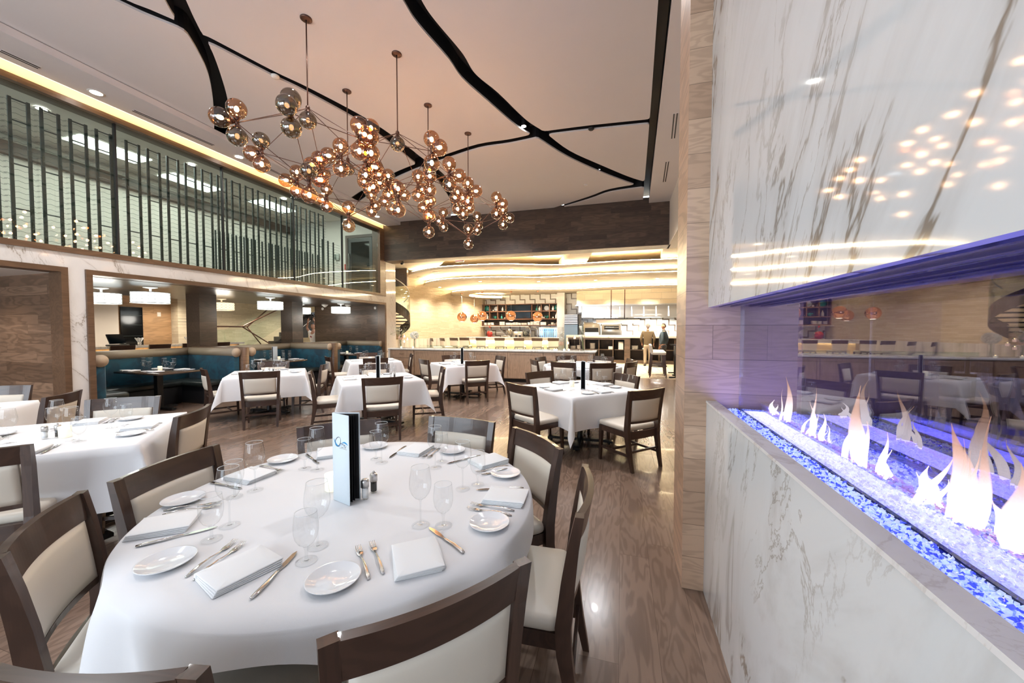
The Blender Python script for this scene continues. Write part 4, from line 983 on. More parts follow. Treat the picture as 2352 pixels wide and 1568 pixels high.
# ================================================================== BOOTHS
def booth(y0,y1,label):
    r=empty('booth_banquette',(-9.0,(y0+y1)/2,0),0,label,'booth','teal booths under the low ceiling'); oy=(y0+y1)/2; ox=-9.0
    XB,XFr=-9.62,-8.10; T=Matrix.Translation((-ox,-oy,0))
    def B(): return MB()
    def U(b,x0,ins,w,z0,z1,rr):   # a U of three runs
        b.rbox(XB+ins,XB+ins+w,y0+ins,y1-ins,z0,z1,rr,3,T=T); b.rbox(XB+ins+w-.02,x0,y0+ins,y0+ins+w,z0,z1,rr,3,T=T); b.rbox(XB+ins+w-.02,x0,y1-ins-w,y1-ins,z0,z1,rr,3,T=T)
    b=B(); U(b,XFr,.02,.15,.36,1.02,.03); b.build('backrest',M['teal'],r)
    b=B(); U(b,-8.36,.15,.46,.36,.47,.04); b.build('seat',M['darkseat'],r)
    b=B(); U(b,-8.42,.18,.38,.0,.36,.01); b.build('base',M['black'],r)
    for p,q in (((XB+.10,y0+.09,1.06),(XB+.10,y1-.09,1.06)),((XB+.10,y0+.10,1.06),(XFr,y0+.10,1.06)),((XB+.10,y1-.10,1.06),(XFr,y1-.10,1.06))):
        o=MB().tube([T@Vector(p),T@Vector(q)],.098,20).build('bolster',M['bolster'],r)
        if q[0]==XFr: MB().tube([T@Vector((q[0],q[1],q[2])),T@Vector((q[0]+.012,q[1],q[2]))],.100,22).build('bolster_end',M['bolster_end'],o)
    return r
BY=[(3.85,6.28),(6.44,9.02),(9.18,11.42)]
for (y0,y1),l in zip(BY,('nearest teal velvet booth with taupe roll along its back','middle teal velvet booth, between the two wood dividers','farthest teal velvet booth against the smoked oak wall')): booth(y0,y1,l)
for y,l in ((6.36,'wooden divider end post between the nearest and middle booths'),(9.10,'wooden divider end post between the middle and farthest booths')):
    b=MB(); b.rbox(-9.62,-8.04,y-.075,y+.075,0,1.17,.006,1); tag(b.build('booth_divider',M['frame']),l,'divider','wooden booth dividers')
for x,y,l in ((-9.9,6.72,'smoked oak column rising behind the nearest booth'),(-9.9,9.35,'smoked oak column rising behind the middle booth')):
    tag(MB().box(x-.22,x+.22,y-.2,y+.2,0,2.42).build('wood_column',M['colwood']),l,'column','smoked oak columns')
for (y0,y1),nm in zip(BY,('nearest booth','middle booth','farthest booth')):
    c=(y0+y1)/2+.03; r=empty('booth_table',(-8.72,c,0),0,f'dark walnut table standing in the {nm}','table','booth tables')
    b=MB(); b.rbox(-.62,.62,-.36,.36,.725,.762,.004,1,T=Matrix.Rotation(0,4,'Z')); b.build('tabletop',M['tabletop'],r); MB().box(-.05,.05,-.05,.05,.03,.725).build('column',M['ironblack'],r)
    b=MB(); b.bar((-.42,0,.03),(.42,0,.03),.08,.035); b.bar((0,-.3,.03),(0,.3,.03),.08,.035); b.build('base_foot',M['ironblack'],r)
    k=0
    for who,dx,a in (('front left',.30,-PI/2),('back left',-.33,-PI/2),('front right',.30,PI/2),('back right',-.33,PI/2)):
        tmpl('A',who,a,.22,-8.72+dx,c,z=.7635,short=f'the {nm} table',J=.01)
    put(VT,-8.70,c+.02,0,f'glowing frosted votive candle on the {nm} table','candle','votive candles on the booth tables',.7635)
menu((-8.60,(BY[1][0]+BY[1][1])/2-.08,.7635),math.radians(-100),'white menu with small mark standing on the middle booth table',H=.36,op=.3)
def drum(x,y,label,warm=False,z=2.42,r_=.29):
    r=empty('drum_pendant',(x,y,z),0,label,'ceiling lamp','drum lamps on the booth ceiling')
    MB().lathe([(1e-4,0),(.11,0),(.115,-.02),(.05,-.035),(.02,-.04),(.018,-.12)],20).build('ceiling_mount',M['white'],r)
    MB().lathe([(1e-4,-.12),(r_,-.12),(r_,-.325),(1e-4,-.325)],32).build('shade',M['shade_warm' if warm else 'shade'],r)
    b=MB(); n=20
    for zz in (-.118,-.327): b.tube([((r_+.006)*math.cos(2*PI*i/32),(r_+.006)*math.sin(2*PI*i/32),zz) for i in range(33)],.005,5,cap=False)
    for i in range(n):
        for s_ in (1,-1):
            P=[]
            for k in range(7): t=k/6; a=2*PI*(i+s_*.5*math.sin(t*PI*3)*.9)/n; P.append(((r_+.006)*math.cos(a),(r_+.006)*math.sin(a),-.118-.209*t))
            b.tube(P,.0028,4,cap=False)
    b.build('wire_lattice',M['wire'],r); return r
for x,y,l,w in ((-9.05,5.2,'white-lit drum lamp, second from left, largest whole one',0),(-8.97,7.8,'white-lit drum lamp over the middle booth',0),(-8.92,10.35,'white-lit drum lamp, rightmost, before the smoked oak wall',0),
                (-10.15,5.0,'white-lit drum lamp cut by the opening frame, leftmost',0),(-10.65,7.75,'amber-lit drum lamp, the only warm one',1),(-10.5,10.3,'white-lit drum lamp, second from the right',0)): drum(x,y,l,w)
for x,y in ((-9.05,5.2),(-8.97,7.8),(-8.92,10.35),(-10.15,5.0),(-10.65,7.75),(-10.5,10.3)): light('drum_lamp_glow','POINT',(x,y,1.98),16,(1,.95,.86),.2)
for u,v,l in ((741,709,'small white round fitting at the left end of the smoked oak wall'),(862,707,'small white round fitting at the right end of the smoked oak wall')):
    p=at(u,v,y=11.45); o=MB().lathe([(1e-4,-.02),(.035,-.02),(.05,-.008),(.05,0),(1e-4,0)],16,T=Matrix.Rotation(-PI/2,4,'X')).build('wall_fitting',M['white']); o.location=(p.x,11.448,p.z); tag(o,l,'wall fitting','round fittings on the smoked oak wall')
for u,v,l in ((746,700,'white cone-shaped ceiling fitting right of the second-last drum lamp'),(799,700,'white cone-shaped ceiling fitting behind the last drum lamp')):
    p=at(u,v,z=2.419); o=MB().lathe([(.11,0),(.03,-.08),(1e-4,-.085)],18).build('ceiling_cone',M['white']); o.location=(p.x,min(p.y,11.2),2.42); tag(o,l,'ceiling fitting','cone fittings on the booth ceiling')
p=at(373,722,x=-14.93); o=MB().box(0,.012,-.05,.05,-.07,.07).build('light_switch',M['white']); o.location=(-14.93,p.y-.1,p.z); tag(o,'white switch plate on the honey oak panel','switch')
# ================================================================== ROOM BEYOND THE BOOTHS
b=MB(); b.box(-15,-14.9,6.9,7.72,0,2.78); struct(b.build('trim_4',M['white']))
o=MB(); o.box(-15,-14.93,7.45,9.15,0,2.62); struct(o.build('wall_honey_oak',M['honeyoak']))
dr=empty('wine_cabinet',(-14.9,8.04,0),0,'black glass-fronted wine cabinet set in the honey oak panel','cabinet')
MB().box(-.02,.02,-.28,.28,.1,2.27).build('glass_front',flat('dark_cabinet_glass',(.004,.005,.006),.08),dr)
b=MB()
for z in (1.0,1.35,1.7,2.0): b.box(.021,.03,-.25,.25,z,z+.012)
b.build('shelf',M['rack'],dr)
struct(MB().box(-15,-14.6,9.15,9.45,0,2.78).build('wall_stone_return',ledgestone('ledgestone_return',(.66,.58,.44),(.82,.74,.58),'x',.05,.35)))
bc=empty('back_bar_counter',(-13,7.6,0),0,'pale counter of the back bar beyond the booths','bar counter')
MB().box(-.3,.3,-3,2.4,1.06,1.12).build('countertop',M['counter'],bc); MB().box(-.22,.18,-2.9,2.3,0,1.06).build('front_panel',M['cabinet'],bc)
MB().box(.19,.2,-2.8,2.2,.98,1.0).build('light_strip',M['cove_left'],bc)
pos=empty('payment_terminal',(-13.05,6.75,1.12),.3,'black point-of-sale screen on the back bar counter','register')
MB().rbox(-.16,.10,-.20,.20,0,.04,.01,1).build('base',M['black'],pos); b=MB(); b.sheet(lambda u,v:((-.02-.10*v,-.21+.42*u,.06+.25*v),(.92,0,.38)),1,1,.03); b.build('screen',M['tv'],pos)
for y,l in ((7.15,'white fan-folded napkins in a tumbler beside the register'),(8.38,'white fan-folded napkins in a tumbler near the column')):
    r=empty('napkin_holder',(-12.95,y,1.12),0,l,'napkin holder','napkin fans on the back bar'); MB().lathe([(.035,0),(.04,.08)],12,closed=True).build('tumbler',M['ceramic'],r)
    b=MB()
    for i in range(7): a=i/7*2*PI; b.add([(.02*math.cos(a),.02*math.sin(a),.06),(.10*math.cos(a-.3),.10*math.sin(a-.3),.20),(.10*math.cos(a+.3),.10*math.sin(a+.3),.22)],[(0,1,2)])
    b.build('napkins',M['napkin'],r)
for i in range(6):
    o=MB().lathe([(.03,0),(.034,.09),(.033,.09),(.029,.004)],12).build('tumbler_glass',M['glass']); o.location=(-12.9,8.52+.09*i-(.0),1.12); tag(o,'clear tumblers in a row by the column on the back bar','glass','tumblers on the back bar')
def highchair():
    r=empty('bar_stool')
    MB().rbox(-.22,.22,-.20,.22,.70,.78,.025,2).build('seat',M['leather'],r)
    b=MB(); b.sheet(lambda u,v:((-.25+.50*u,-.20-.03*v+curve_x(-.25+.50*u),1.02+.14*v),(0,1,.1)),8,1,.035); b.build('top_rail',M['chairwood'],r)
    b=MB(); b.sheet(lambda u,v:((-.23+.46*u,-.19-.02*v+curve_x(-.23+.46*u),.77+.26*v),(0,1,.05)),8,1,.045); b.build('backrest',M['leather'],r)
    for sx in (-1,1):
        for sy,y in ((-1,-.20),(1,.20)): b=MB(); loft(b,[((sx*.21,y*1.12,0),.015,.015),((sx*.20,y,.72),.02,.02)]); b.build('leg',M['chairwood_v'],r)
    b=MB(); b.bar((-.21,.205,.28),(.21,.205,.28),.02,.03); b.bar((-.21,-.205,.28),(.21,-.205,.28),.02,.03); b.bar((-.205,-.2,.34),(-.205,.2,.34),.02,.03); b.bar((.205,-.2,.34),(.205,.2,.34),.02,.03); b.build('footrest',M['chairwood'],r)
    return proto(r)
HC=highchair()
for i,y in enumerate((5.55,6.35,7.15,7.95,8.8)):
    place(HC,(-12.35,y,0),PI/2,'walnut bar chair '+('nearest the opening frame','in front of the register','left of the napkin fan','right of the napkin fan','by the smoked oak column')[i]+' at the back bar','bar stool','bar chairs at the back bar')
for q in ((-13.6,6.2,2.7,120),(-13.9,8.6,2.7,130),(-13.4,11.0,2.7,150),(-13.6,13.2,2.7,150),(-11.2,13.9,2.7,70)): light('back_room_fill_beam','SPOT',q[:3],q[3],(1,.85,.66),.06,spot=2.6,blend=.9)  # fill beams added to brighten the stone wall and honey oak
# staircase with glass rails against the far stone wall
st=empty('staircase',(-13,12,0),0,'dark open staircase with glass rail seen beyond the booths','staircase')
def w2(*p): return Vector(p)-Vector((-13,12,0))
b=MB()
for i in range(13): y=11.2+i*.27; b.box(-14.6+13,-13.3+13,y-12,y+.30-12,max(0,i*.185-.10),.08+i*.185+.05)
b.build('treads',M['black'],st)
b=MB(); b.bar(w2(-13.3,10.9,.0),w2(-13.3,14.6,2.5),.04,.28); b.build('stringer',M['black'],st)
for x in (-13.25,-14.2):
    MB().tube([w2(x,9.35 if x>-14 else 10.6,1.66),w2(x,10.35 if x>-14 else 11.3,1.66),w2(x,12.6,2.70)],.025,8).build('handrail',M['bronze'],st)
    MB().tube([w2(x,10.35 if x>-14 else 11.3,1.66),w2(x,12.2,.55)],.022,8).build('handrail',M['bronze'],st)
    b=MB(); b.add([w2(x,9.3 if x>-14 else 10.6,.3),w2(x,10.35,.3),w2(x,12.9,1.7),w2(x,12.9,2.6),w2(x,10.4,1.55),w2(x,9.3,1.55)],[(0,1,2,3,4,5)]); b.build('glass_rail',M['clearpane'],st)
struct(MB().box(-11.9,-11.2,12.5,12.7,0,3).build('wall_stair_panel',paint('dimpled_cream_wall',(.80,.66,.50),.6)))
# ================================================================== WINE WALL
def rack(two=True,ztop=4.90):
    r=empty('wine_rack'); H=ztop-2.78
    for y in ((0,.18) if two else (0,)): MB().box(-.012,.012,y-.018,y+.018,0,H).build('post',M['rack'],r)
    b=MB()
    if two:
        for z in (H-.03,H-.33,H-.95,H*.25): b.box(-.006,.006,.018,.162,z,z+.018)
    b.build('crossbar',M['rack'],r)
    b=MB(); n=int(H/.080)
    for i in range(n):
        z=.05+i*.080; P=[]
        for k in range(13): t=k/12; P.append((.035+.012*math.sin(t*12.5),-.09+t*.34,z+.010*math.sin(t*18.8)))
        b.tube(P,.0026,3,cap=False,smooth=False)
    o=b.build('bottle_wires',M['rack'],r); o['kind']='stuff'
    return proto(r)
RK=rack(); y=1.06
for i in range(26):
    yy=1.06+.31*i if i<11 else 4.55+(i-11)*.312
    if yy>9.0: break
    place(RK,(-8.42,yy,2.78),0,'tall twin-post steel wine rack of the long front row behind the glass','wine rack','front row of wine racks')
RS_=rack(False,4.25)
for i in range(3): place(RS_,(-8.60,9.25+.22*i,2.78),0,'lower single-post rack at the right end of the wine wall, near the phone','wine rack','short wine racks by the phone')
for i in range(32): 
    o=place(RS_,(-10.6,7.6+.115*i,2.78),0,'single-post rack in the rear row of the wine room','wine rack','rear row of wine racks')
for (u,v) in ((252,344),(440,420),(628,474)):
    p=at(u,v,z=5.495); o=MB().box(-.3,.3,-.6,.6,-.012,0).build('ceiling_luminaire',emission('cool_light_panel_%d'%u,(.93,1,.90),5)); o.location=(p.x,p.y,5.495); tag(o,'rectangular lit ceiling panel in the wine room, '+{252:'nearest',440:'middle',628:'farthest'}[u]+' one','ceiling light','wine room ceiling panels')
for yy in (1.5,4.8,7.2,9.6): light('wine_room_light','AREA',(-9.6,yy,5.45),34,(1,1,.93),.8,(0,0,0))
for i,(u,v,l) in enumerate(((95,250,'nearest'),(440,378,'middle'),(652,456,'farthest'))):
    p=at(u,v,z=5.49); downlight((p.x,p.y,5.488),'round downlight inside the wine room, '+l+' of three','downlight',.07,'white','wine room downlights')
wd=empty('wine_room_door',(-8.98,11.44,2.78),0,'grey steel door with dark glass at the end of the wine room','door')
b=MB(); b.box(-.62,-.52,-.03,.01,0,2.15); b.box(.52,.62,-.03,.01,0,2.15); b.box(-.52,.52,-.03,.01,2.05,2.15); b.build('door_frame',flat('taupe_door_frame',(.15,.12,.105),.5),wd)
b=MB(); b.box(-.50,-.38,-.02,.0,0.02,2.03); b.box(.38,.50,-.02,0,.02,2.03); b.box(-.38,.38,-.02,0,1.9,2.03); b.box(-.38,.38,-.02,0,.02,.2); b.build('door_leaf',flat('grey_door_leaf',(.07,.075,.075),.4),wd)
MB().box(-.38,.38,-.012,-.006,.2,1.9).build('door_glass',flat('dark_door_glass',(.02,.022,.02),.06),wd); MB().box(-.46,-.43,-.07,-.03,.95,1.5).build('pull_bar',M['brushed'],wd)
ph=empty('wall_phone',(-9.95,11.44,4.2),0,'pale wall telephone inside the wine room','telephone'); MB().rbox(-.08,.08,-.05,0,-.13,.10,.012,1).build('body',flat('pale_grey_plastic',(.50,.54,.50),.4),ph); MB().rbox(-.10,-.04,-.09,-.05,-.11,.09,.012,1).build('handset',flat('grey_plastic',(.30,.33,.30),.4),ph)
MB().tube([(-.05,-.05,-.13),(-.02,-.05,-.28),(.03,-.05,-.20),(.02,-.05,-.42)],.006,5).build('cord',M['white'],ph)
o=MB().box(-9.66,-9.58,11.42,11.45,3.72,3.92).build('fire_alarm_pull',flat('red_alarm_box',(.55,.05,.04),.4)); tag(o,'small red alarm box beside the wine room door','fire alarm')
# ================================================================== SPIRAL STAIR
sp=empty('spiral_staircase',(-8.75,12.75,0),0,'dark curved spiral stair beside the marble column','staircase')
def helix(r0,z0,z1,a0,a1,h,n=28):
    b=MB(); b.sheet(lambda u,v:((r0*math.cos(a0+(a1-a0)*u),r0*math.sin(a0+(a1-a0)*u),z0+(z1-z0)*u+h*v),(math.cos(a0+(a1-a0)*u),math.sin(a0+(a1-a0)*u),0)),n,1,.03); return b
helix(.80,2.75,1.15,math.radians(-115),math.radians(115),.38).build('stringer',flat('dark_bronze_paint',(.05,.038,.03),.4,.3),sp)
helix(.80,3.15,1.55,math.radians(-115),math.radians(60),.95).build('curved_glass',M['clearpane'],sp)
b=MB(); P=[(.78*math.cos(math.radians(-115+i*10)),.78*math.sin(math.radians(-115+i*10)),4.0-i*.07) for i in range(20)]; b.tube(P,.02,8); b.build('handrail',M['brushed'],sp)
b=MB()
for i in range(12):
    a=math.radians(-110+i*18); z=2.85-i*.125; p=[Vector((0.05*math.cos(a),.05*math.sin(a),z)),Vector((.78*math.cos(a-.16),.78*math.sin(a-.16),z)),Vector((.78*math.cos(a+.16),.78*math.sin(a+.16),z))]
    b.add(p+[q+Vector((0,0,.04)) for q in p],[(0,2,1),(3,4,5),(0,1,4,3),(1,2,5,4),(2,0,3,5)])
b.build('treads',M['black'],sp); MB().tube([(0,0,0),(0,0,3.9)],.05,12).build('centre_pole',M['black'],sp)
# ================================================================== OAK DIVIDER CABINET
dv=empty('divider_cabinet',(-4.0,10.6,0),0,'long low oak cabinet with marble top dividing dining room and bar','cabinet')
x0,x1=-7.30+4.0,-.71+4.0; ZD=.95
MB().box(x0+.04,x1-.04,.06,.72,.10,ZD-.045).build('body',M['cabinet'],dv); MB().box(x0+.06,x1-.06,.12,.66,0,.10).build('plinth',M['black'],dv)
MB().rbox(x0-.02,x1+.02,.0,.85,ZD-.045,ZD,.004,1).build('marble_top',M['counter'],dv); MB().box(x0-.02,x0+.04,.02,.80,0,ZD-.045).build('marble_side',M['counter'],dv)
def shaker(xa,xb,za,zb,nm,rail=.05):
    b=MB(); b.box(xa,xb,.035,.06,za,zb); b.box(xa,xa+rail,.022,.036,za,zb); b.box(xb-rail,xb,.022,.036,za,zb); b.box(xa+rail,xb-rail,.022,.036,zb-rail,zb); b.box(xa+rail,xb-rail,.022,.036,za,za+rail); return b.build(nm,M['cabinet'],dv)
def pull(xc,z,par,w=.14):
    b=MB(); b.tube([(xc-w/2,.03,z),(xc-w/2,.0,z-.006),(xc,-.006,z-.010),(xc+w/2,.0,z-.006),(xc+w/2,.03,z)],.007,6); b.build('handle',M['bronze'],par)
xa=x0+.05; W1=.86
for i in range(3):
    o=MB().box(xa,xa+W1,.03,.06,.13+i*.26,.13+i*.26+.25).build('drawer',M['cabinet'],dv); pull(xa+W1/2,.29+i*.26-.03,o)
xs=[xa+W1+.04,xa+W1+.04+1.02,xa+W1+.04+2.06,xa+W1+.04+3.12,xa+W1+.04+4.18]
for p,q in zip(xs,xs[1:]): shaker(p,q-.01,.12,.88,'door')
o=shaker(xs[-1]+.02,x1-.05,.66,.88,'drawer',.03); pull((xs[-1]+x1)/2,.78,o); shaker(xs[-1]+.02,x1-.05,.12,.64,'door')
for i,(a,c) in enumerate(((-6.6,-4.2),(-4.15,-1.6))):
    o=MB().box(a,c,11.30,11.308,ZD,ZD+.09).build('glass_screen',M['clearpane']); tag(o,('left','right')[i]+' low clear glass screen along the back of the oak divider cabinet','glass screen')
def onD(u,yy): 
    d=FW+RT*((u-CX)/F_PX); t=yy/d.y; return d.x*t
def vase(u,yy,h,r_,label,z=ZD):
    r=empty('flower_vase',(onD(u,yy),yy,z),0,label,'vase','clear cylinder vases on the divider'); MB().lathe([(1e-4,.01),(r_-.004,.012),(r_-.003,h),(r_,h),(r_,0),(1e-4,0)],22).build('glass_cylinder',M['glass'],r); return r
def stems(r,n,h,sp,mat,seed,lean=.3):
    rnd=random.Random(seed); b=MB()
    for i in range(n): b.tube([(rnd.uniform(-.02,.02),rnd.uniform(-.02,.02),.02),(rnd.uniform(-sp,sp)*.4,rnd.uniform(-sp,sp)*.4,h*.6),(rnd.uniform(-sp,sp),rnd.uniform(-sp,sp),h)],.004,5)
    return b.build('stems',mat,r)
def bloomball(r,c,R,n,mat,seed,s=.02,name='blossoms'):
    rnd=random.Random(seed); b=MB()
    for i in range(n):
        v=Vector((rnd.gauss(0,1),rnd.gauss(0,1),rnd.gauss(0,1))).normalized()*R*rnd.uniform(.8,1.02); b.sphere((c[0]+v.x,c[1]+v.y,c[2]+v.z*.9),s*rnd.uniform(.7,1.2),6,4)
    return b.build(name,mat,r)
v1=vase(921,10.95,.26,.05,'glass vase with pale pink blossoms and loose greenery near the marble column'); stems(v1,7,.42,.09,M['stemgreen'],1); bloomball(v1,(0,0,.36),.085,60,M['flower_pink'],2,.022); bloomball(v1,(-.02,0,.60),.06,30,M['flower'],3,.012,'upper_blossoms')
rnd=random.Random(5); b=MB()
for i in range(46): a=rnd.uniform(0,6.28); t=rnd.uniform(.2,.42); b.tube([(0,0,.3),(-.06+math.cos(a)*t*.4,math.sin(a)*t*.2,.45+t*.2),(-.10+math.cos(a)*t*.8,math.sin(a)*t*.3,.45+math.sin(a*3)*.16+t*.35)],.002,3); b.sphere((-.10+math.cos(a)*t*.8,math.sin(a)*t*.3,.45+math.sin(a*3)*.16+t*.35),.010,5,3)
b.build('greenery',flat('pale_sprigs',(.50,.50,.32),.8),v1)
v2=vase(952,10.95,.30,.05,'glass vase holding a round white hydrangea head'); stems(v2,5,.34,.015,M['stemgreen'],4); bloomball(v2,(0,0,.42),.13,170,M['flower'],5,.026)
v3=vase(1289,10.95,.68,.075,'tall glass cylinder packed with creamy orchid blossoms'); bloomball(v3,(0,0,.20),.055,60,M['flower_pink'],6,.02); bloomball(v3,(0,0,.34),.055,60,M['flower'],7,.02,'middle_blossoms'); bloomball(v3,(0,0,.48),.05,50,M['flower'],8,.02,'top_blossoms')
v4=vase(1337,10.95,.86,.075,'tallest glass cylinder holding a calla lily with green stem'); MB().tube([(.045,0,.02),(.02,0,.2),(-.01,0,.45),(.03,0,.7)],[.016,.012,.01,.006],8).build('stem',M['stemgreen'],v4)
MB().tube([(.0,0,.26),(-.03,0,.36),(-.045,0,.46)],[.008,.03,.05],8).build('lily',M['flower'],v4); MB().tube([(.02,0,.50),(-.02,0,.60),(-.045,0,.72)],[.006,.028,.045],8).build('lily',M['flower'],v4)
def stick(u,h,label):
    r=empty('candle_holder',(onD(u,10.85),10.85,ZD),0,label,'candle holder','stemmed glass candle holders on the divider')
    MB().lathe([(.04,0),(.035,.006),(.006,.02),(.005,h-.03),(.012,h-.01),(.04,h),(.042,h+.09),(.040,h+.09),(.038,h+.006),(1e-4,h+.004)],18).build('glass_stem',M['glass'],r)
    MB().lathe([(.030,h+.006),(.032,h+.06),(.02,h+.066),(1e-4,h+.066)],16).build('candle',M['pinkwax'],r); MB().lathe([(1e-4,h+.066),(.006,h+.075),(1e-4,h+.095)],8).build('flame',M['flame_small'],r)
for u,h,l in ((929,.34,'tallest stemmed candle holder by the hydrangea vase'),(936,.25,'middle stemmed candle holder by the hydrangea vase'),(928.5,.17,'lowest stemmed candle holder by the hydrangea vase'),
              (1320,.34,'taller stemmed candle holder between the two tall cylinders'),(1304.5,.18,'shorter stemmed candle holder right of the orchid cylinder')): stick(u,h,l)
def tealight(u,l,yy=10.75):
    r=empty('tealight',(onD(u,yy),yy,ZD),0,l,'candle','small tealights on the divider'); MB().lathe([(.028,0),(.032,.05),(.030,.05),(.027,.004)],14).build('glass_cup',M['candleglass'],r); MB().lathe([(1e-4,.012),(.02,.012),(.02,.035),(1e-4,.035)],12).build('candle',M['pinkwax'],r); MB().lathe([(1e-4,.036),(.007,.045),(1e-4,.07)],8).build('flame',M['flame_small'],r)
for u,l in ((921.5,'tealight in front of the pink-blossom vase'),(948.5,'tealight in front of the hydrangea vase'),(1273.5,'left one of the touching tealight pair by the orchid cylinder'),(1278.5,'right one of the touching tealight pair by the orchid cylinder'),(1296,'tealight just right of the orchid cylinder'),(1306.5,'tealight under the short stemmed candle holder')): tealight(u,l)
# ================================================================== BAR
bn=empty('channel_banquette',(-8.2,14.2,0),0,'cream channel-tufted banquette along the bar stone wall','banquette')
dirw=Vector((1.28,8.0,0)).normalized(); nrm=Vector((dirw.y,-dirw.x,0)); org=Vector((-8.80,12.9,0)); off0=Vector((-8.2,14.2,0))
b=MB(); n=17; Lb=5.4
for i in range(n):
    t0=Lb*i/n; t1=Lb*(i+1)/n; P=[]
    for k in range(7):
        t=t0+(t1-t0)*k/6; bul=.05*math.sin(PI*k/6)**.6; p=org+dirw*t+nrm*(.10+bul)-off0; P.append(p)
    for z0_,z1_ in ((.45,1.15),):
        vs=[(p.x,p.y,z0_) for p in P]+[(p.x,p.y,z1_) for p in P]; b.add(vs,[(k,k+1,k+8,k+7) for k in range(6)],True)
    q0=org+dirw*t0+nrm*.02-off0; q1=org+dirw*t1+nrm*.02-off0; b.add([(p.x,p.y,1.15) for p in P]+[(q1.x,q1.y,1.15),(q0.x,q0.y,1.15)],[tuple(range(9))])
b.build('tufted_back',M['leather'],bn,fix=False)
T=Matrix(((dirw.x,nrm.x,0,org.x-off0.x),(dirw.y,nrm.y,0,org.y-off0.y),(0,0,1,0),(0,0,0,1)))
MB().rbox(0,Lb,.12,.62,.34,.47,.03,2,T=T).build('seat',M['leather'],bn); MB().box(.02,Lb-.02,.02,.56,0,.34,T=T).build('base',M['cabinet'],bn)
br=empty('bar_counter',(-5.2,17.8,0),0,'long marble-topped bar counter glowing warm under its edge','bar counter')
MB().rbox(-2.3,2.3,-.35,.45,1.10,1.17,.006,1).build('countertop',M['counter'],br); MB().box(-2.25,2.25,-.34,-.30,1.02,1.10).build('fascia',M['counter'],br)
MB().box(-2.2,2.2,-.10,.40,0,1.10).build('front_panel',paint('honey_onyx',(.80,.62,.36),.3),br); MB().box(-2.2,2.2,-.16,-.13,1.03,1.05).build('light_strip',M['cove'],br)
MB().box(-2.2,2.2,-.17,-.12,.42,.50).build('foot_ledge',M['oakceil'],br)
SX=[(-8.05,15.35,-.9),(-7.75,15.75,-.7),(-7.55,16.45,-.3),(-7.27,16.9,0),(-6.42,16.9,0),(-5.48,16.9,0),(-4.54,16.9,0),(-3.69,16.9,0),(-3.04,17.0,.35)]
for i,(x,y,a) in enumerate(SX):
    place(HC,(x,y,0),a,'cream-backed bar stool at the glowing bar, '+('first from the left','second from the left','third from the left','fourth from the left, by the tall menu','under the left copper pendants','middle of the row','third from the right','second from the right','rightmost, beside the orchids')[i],'bar stool','bar stools at the glowing bar')
def copper(u,v,yy,l,zc=3.35):
    p=at(u,v,y=yy); r=empty('copper_pendant',(p.x,p.y,p.z),0,l,'pendant lamp','copper globe pendants')
    b=MB(); R_=.23; prof=[(max(1e-4,R_*math.sin(t)),R_*math.cos(t)) for t in [PI*i/16 for i in range(15)]]; b.lathe(prof,32); b.build('copper_globe',M['copper'],r)
    MB().lathe([(R_*math.sin(PI*14/16)-.002,R_*math.cos(PI*14/16)),(1e-4,-R_*.80)],24).build('diffuser',M['downlight_w'],r)
    MB().tube([(0,0,R_),(0,0,zc-p.z)],.004,6).build('cord',M['white'],r); MB().lathe([(.06,zc-p.z),(.055,zc-p.z-.03),(.012,zc-p.z-.05)],16).build('canopy',M['copper'],r)
for u,v,yy,l in ((1061,728,16.6,'leftmost copper globe pendant over the bar'),(1089.5,731.5,18.6,'smaller-looking copper globe pendant half behind its neighbour'),(1107.5,725.5,16.25,'copper globe pendant at the left end of the shelves'),
               (1174,725,16.4,'copper globe pendant before the television, left edge'),(1235,727.5,16.5,'rightmost copper globe pendant')): copper(u,v,yy,l,3.28)
# shelf unit on the tile wall
YS=20.15; sx0,sx1,sz0,sz1=-7.70,-3.34,1.74,2.97
sh=empty('display_shelf',((sx0+sx1)/2,YS,sz0),0,'walnut display shelf with television on the stepped-tile wall','shelf'); ox=(sx0+sx1)/2
b=MB(); b.box(sx0-ox,sx1-ox,.30,.36,0,sz1-sz0); b.build('back_panel',M['shelfback'],sh)
b=MB(); zs=[0,.40,.80,sz1-sz0-.045]
zs=[0,2.10-sz0,2.53-sz0,sz1-sz0-.045]
for z in zs: b.box(sx0-ox,sx1-ox,0,.32,z,z+.045)
b.build('shelf_board',M['shelfwood'],sh); b=MB()
tvx0,tvx1=-6.22,-4.79
for x in (sx0,sx1-.045): b.box(x-ox,x+.045-ox,0,.32,0,sz1-sz0)
for x in (-7.24,-6.76,tvx0-.05,tvx1,-4.26,-3.80): b.box(x-ox,x+.04-ox,0,.32,zs[1],sz1-sz0)
b.build('upright',M['shelfwood'],sh)
tv=empty('television',((tvx0+tvx1)/2,YS+.05,2.16),0,'dark television screen set in the display shelf','television'); MB().rbox(-.68,.68,0,.06,.0,.74,.008,1).build('bezel',M['black'],tv); MB().box(-.665,.665,-.004,0,.015,.725).build('screen',M['tv'],tv)
def shx(X_): return at(X_/11.2+1100,720,y=YS+.15).x
Z2,Z1,Z0=2.58,2.15,1.79
def sitem(name,b,mat,X_,z,label,cat,grp=None,y=YS+.15,rot=None):
    o=b.build(name,mat); o.location=(shx(X_),y,z); tag(o,label,cat,grp)
    if rot: o.rotation_euler=rot
    return o
bott=lambda s=1:[(1e-4,0),(.05*s,0),(.055*s,.02*s),(.055*s,.13*s),(.03*s,.17*s),(.018*s,.19*s),(.018*s,.23*s),(.022*s,.24*s),(1e-4,.24*s)]
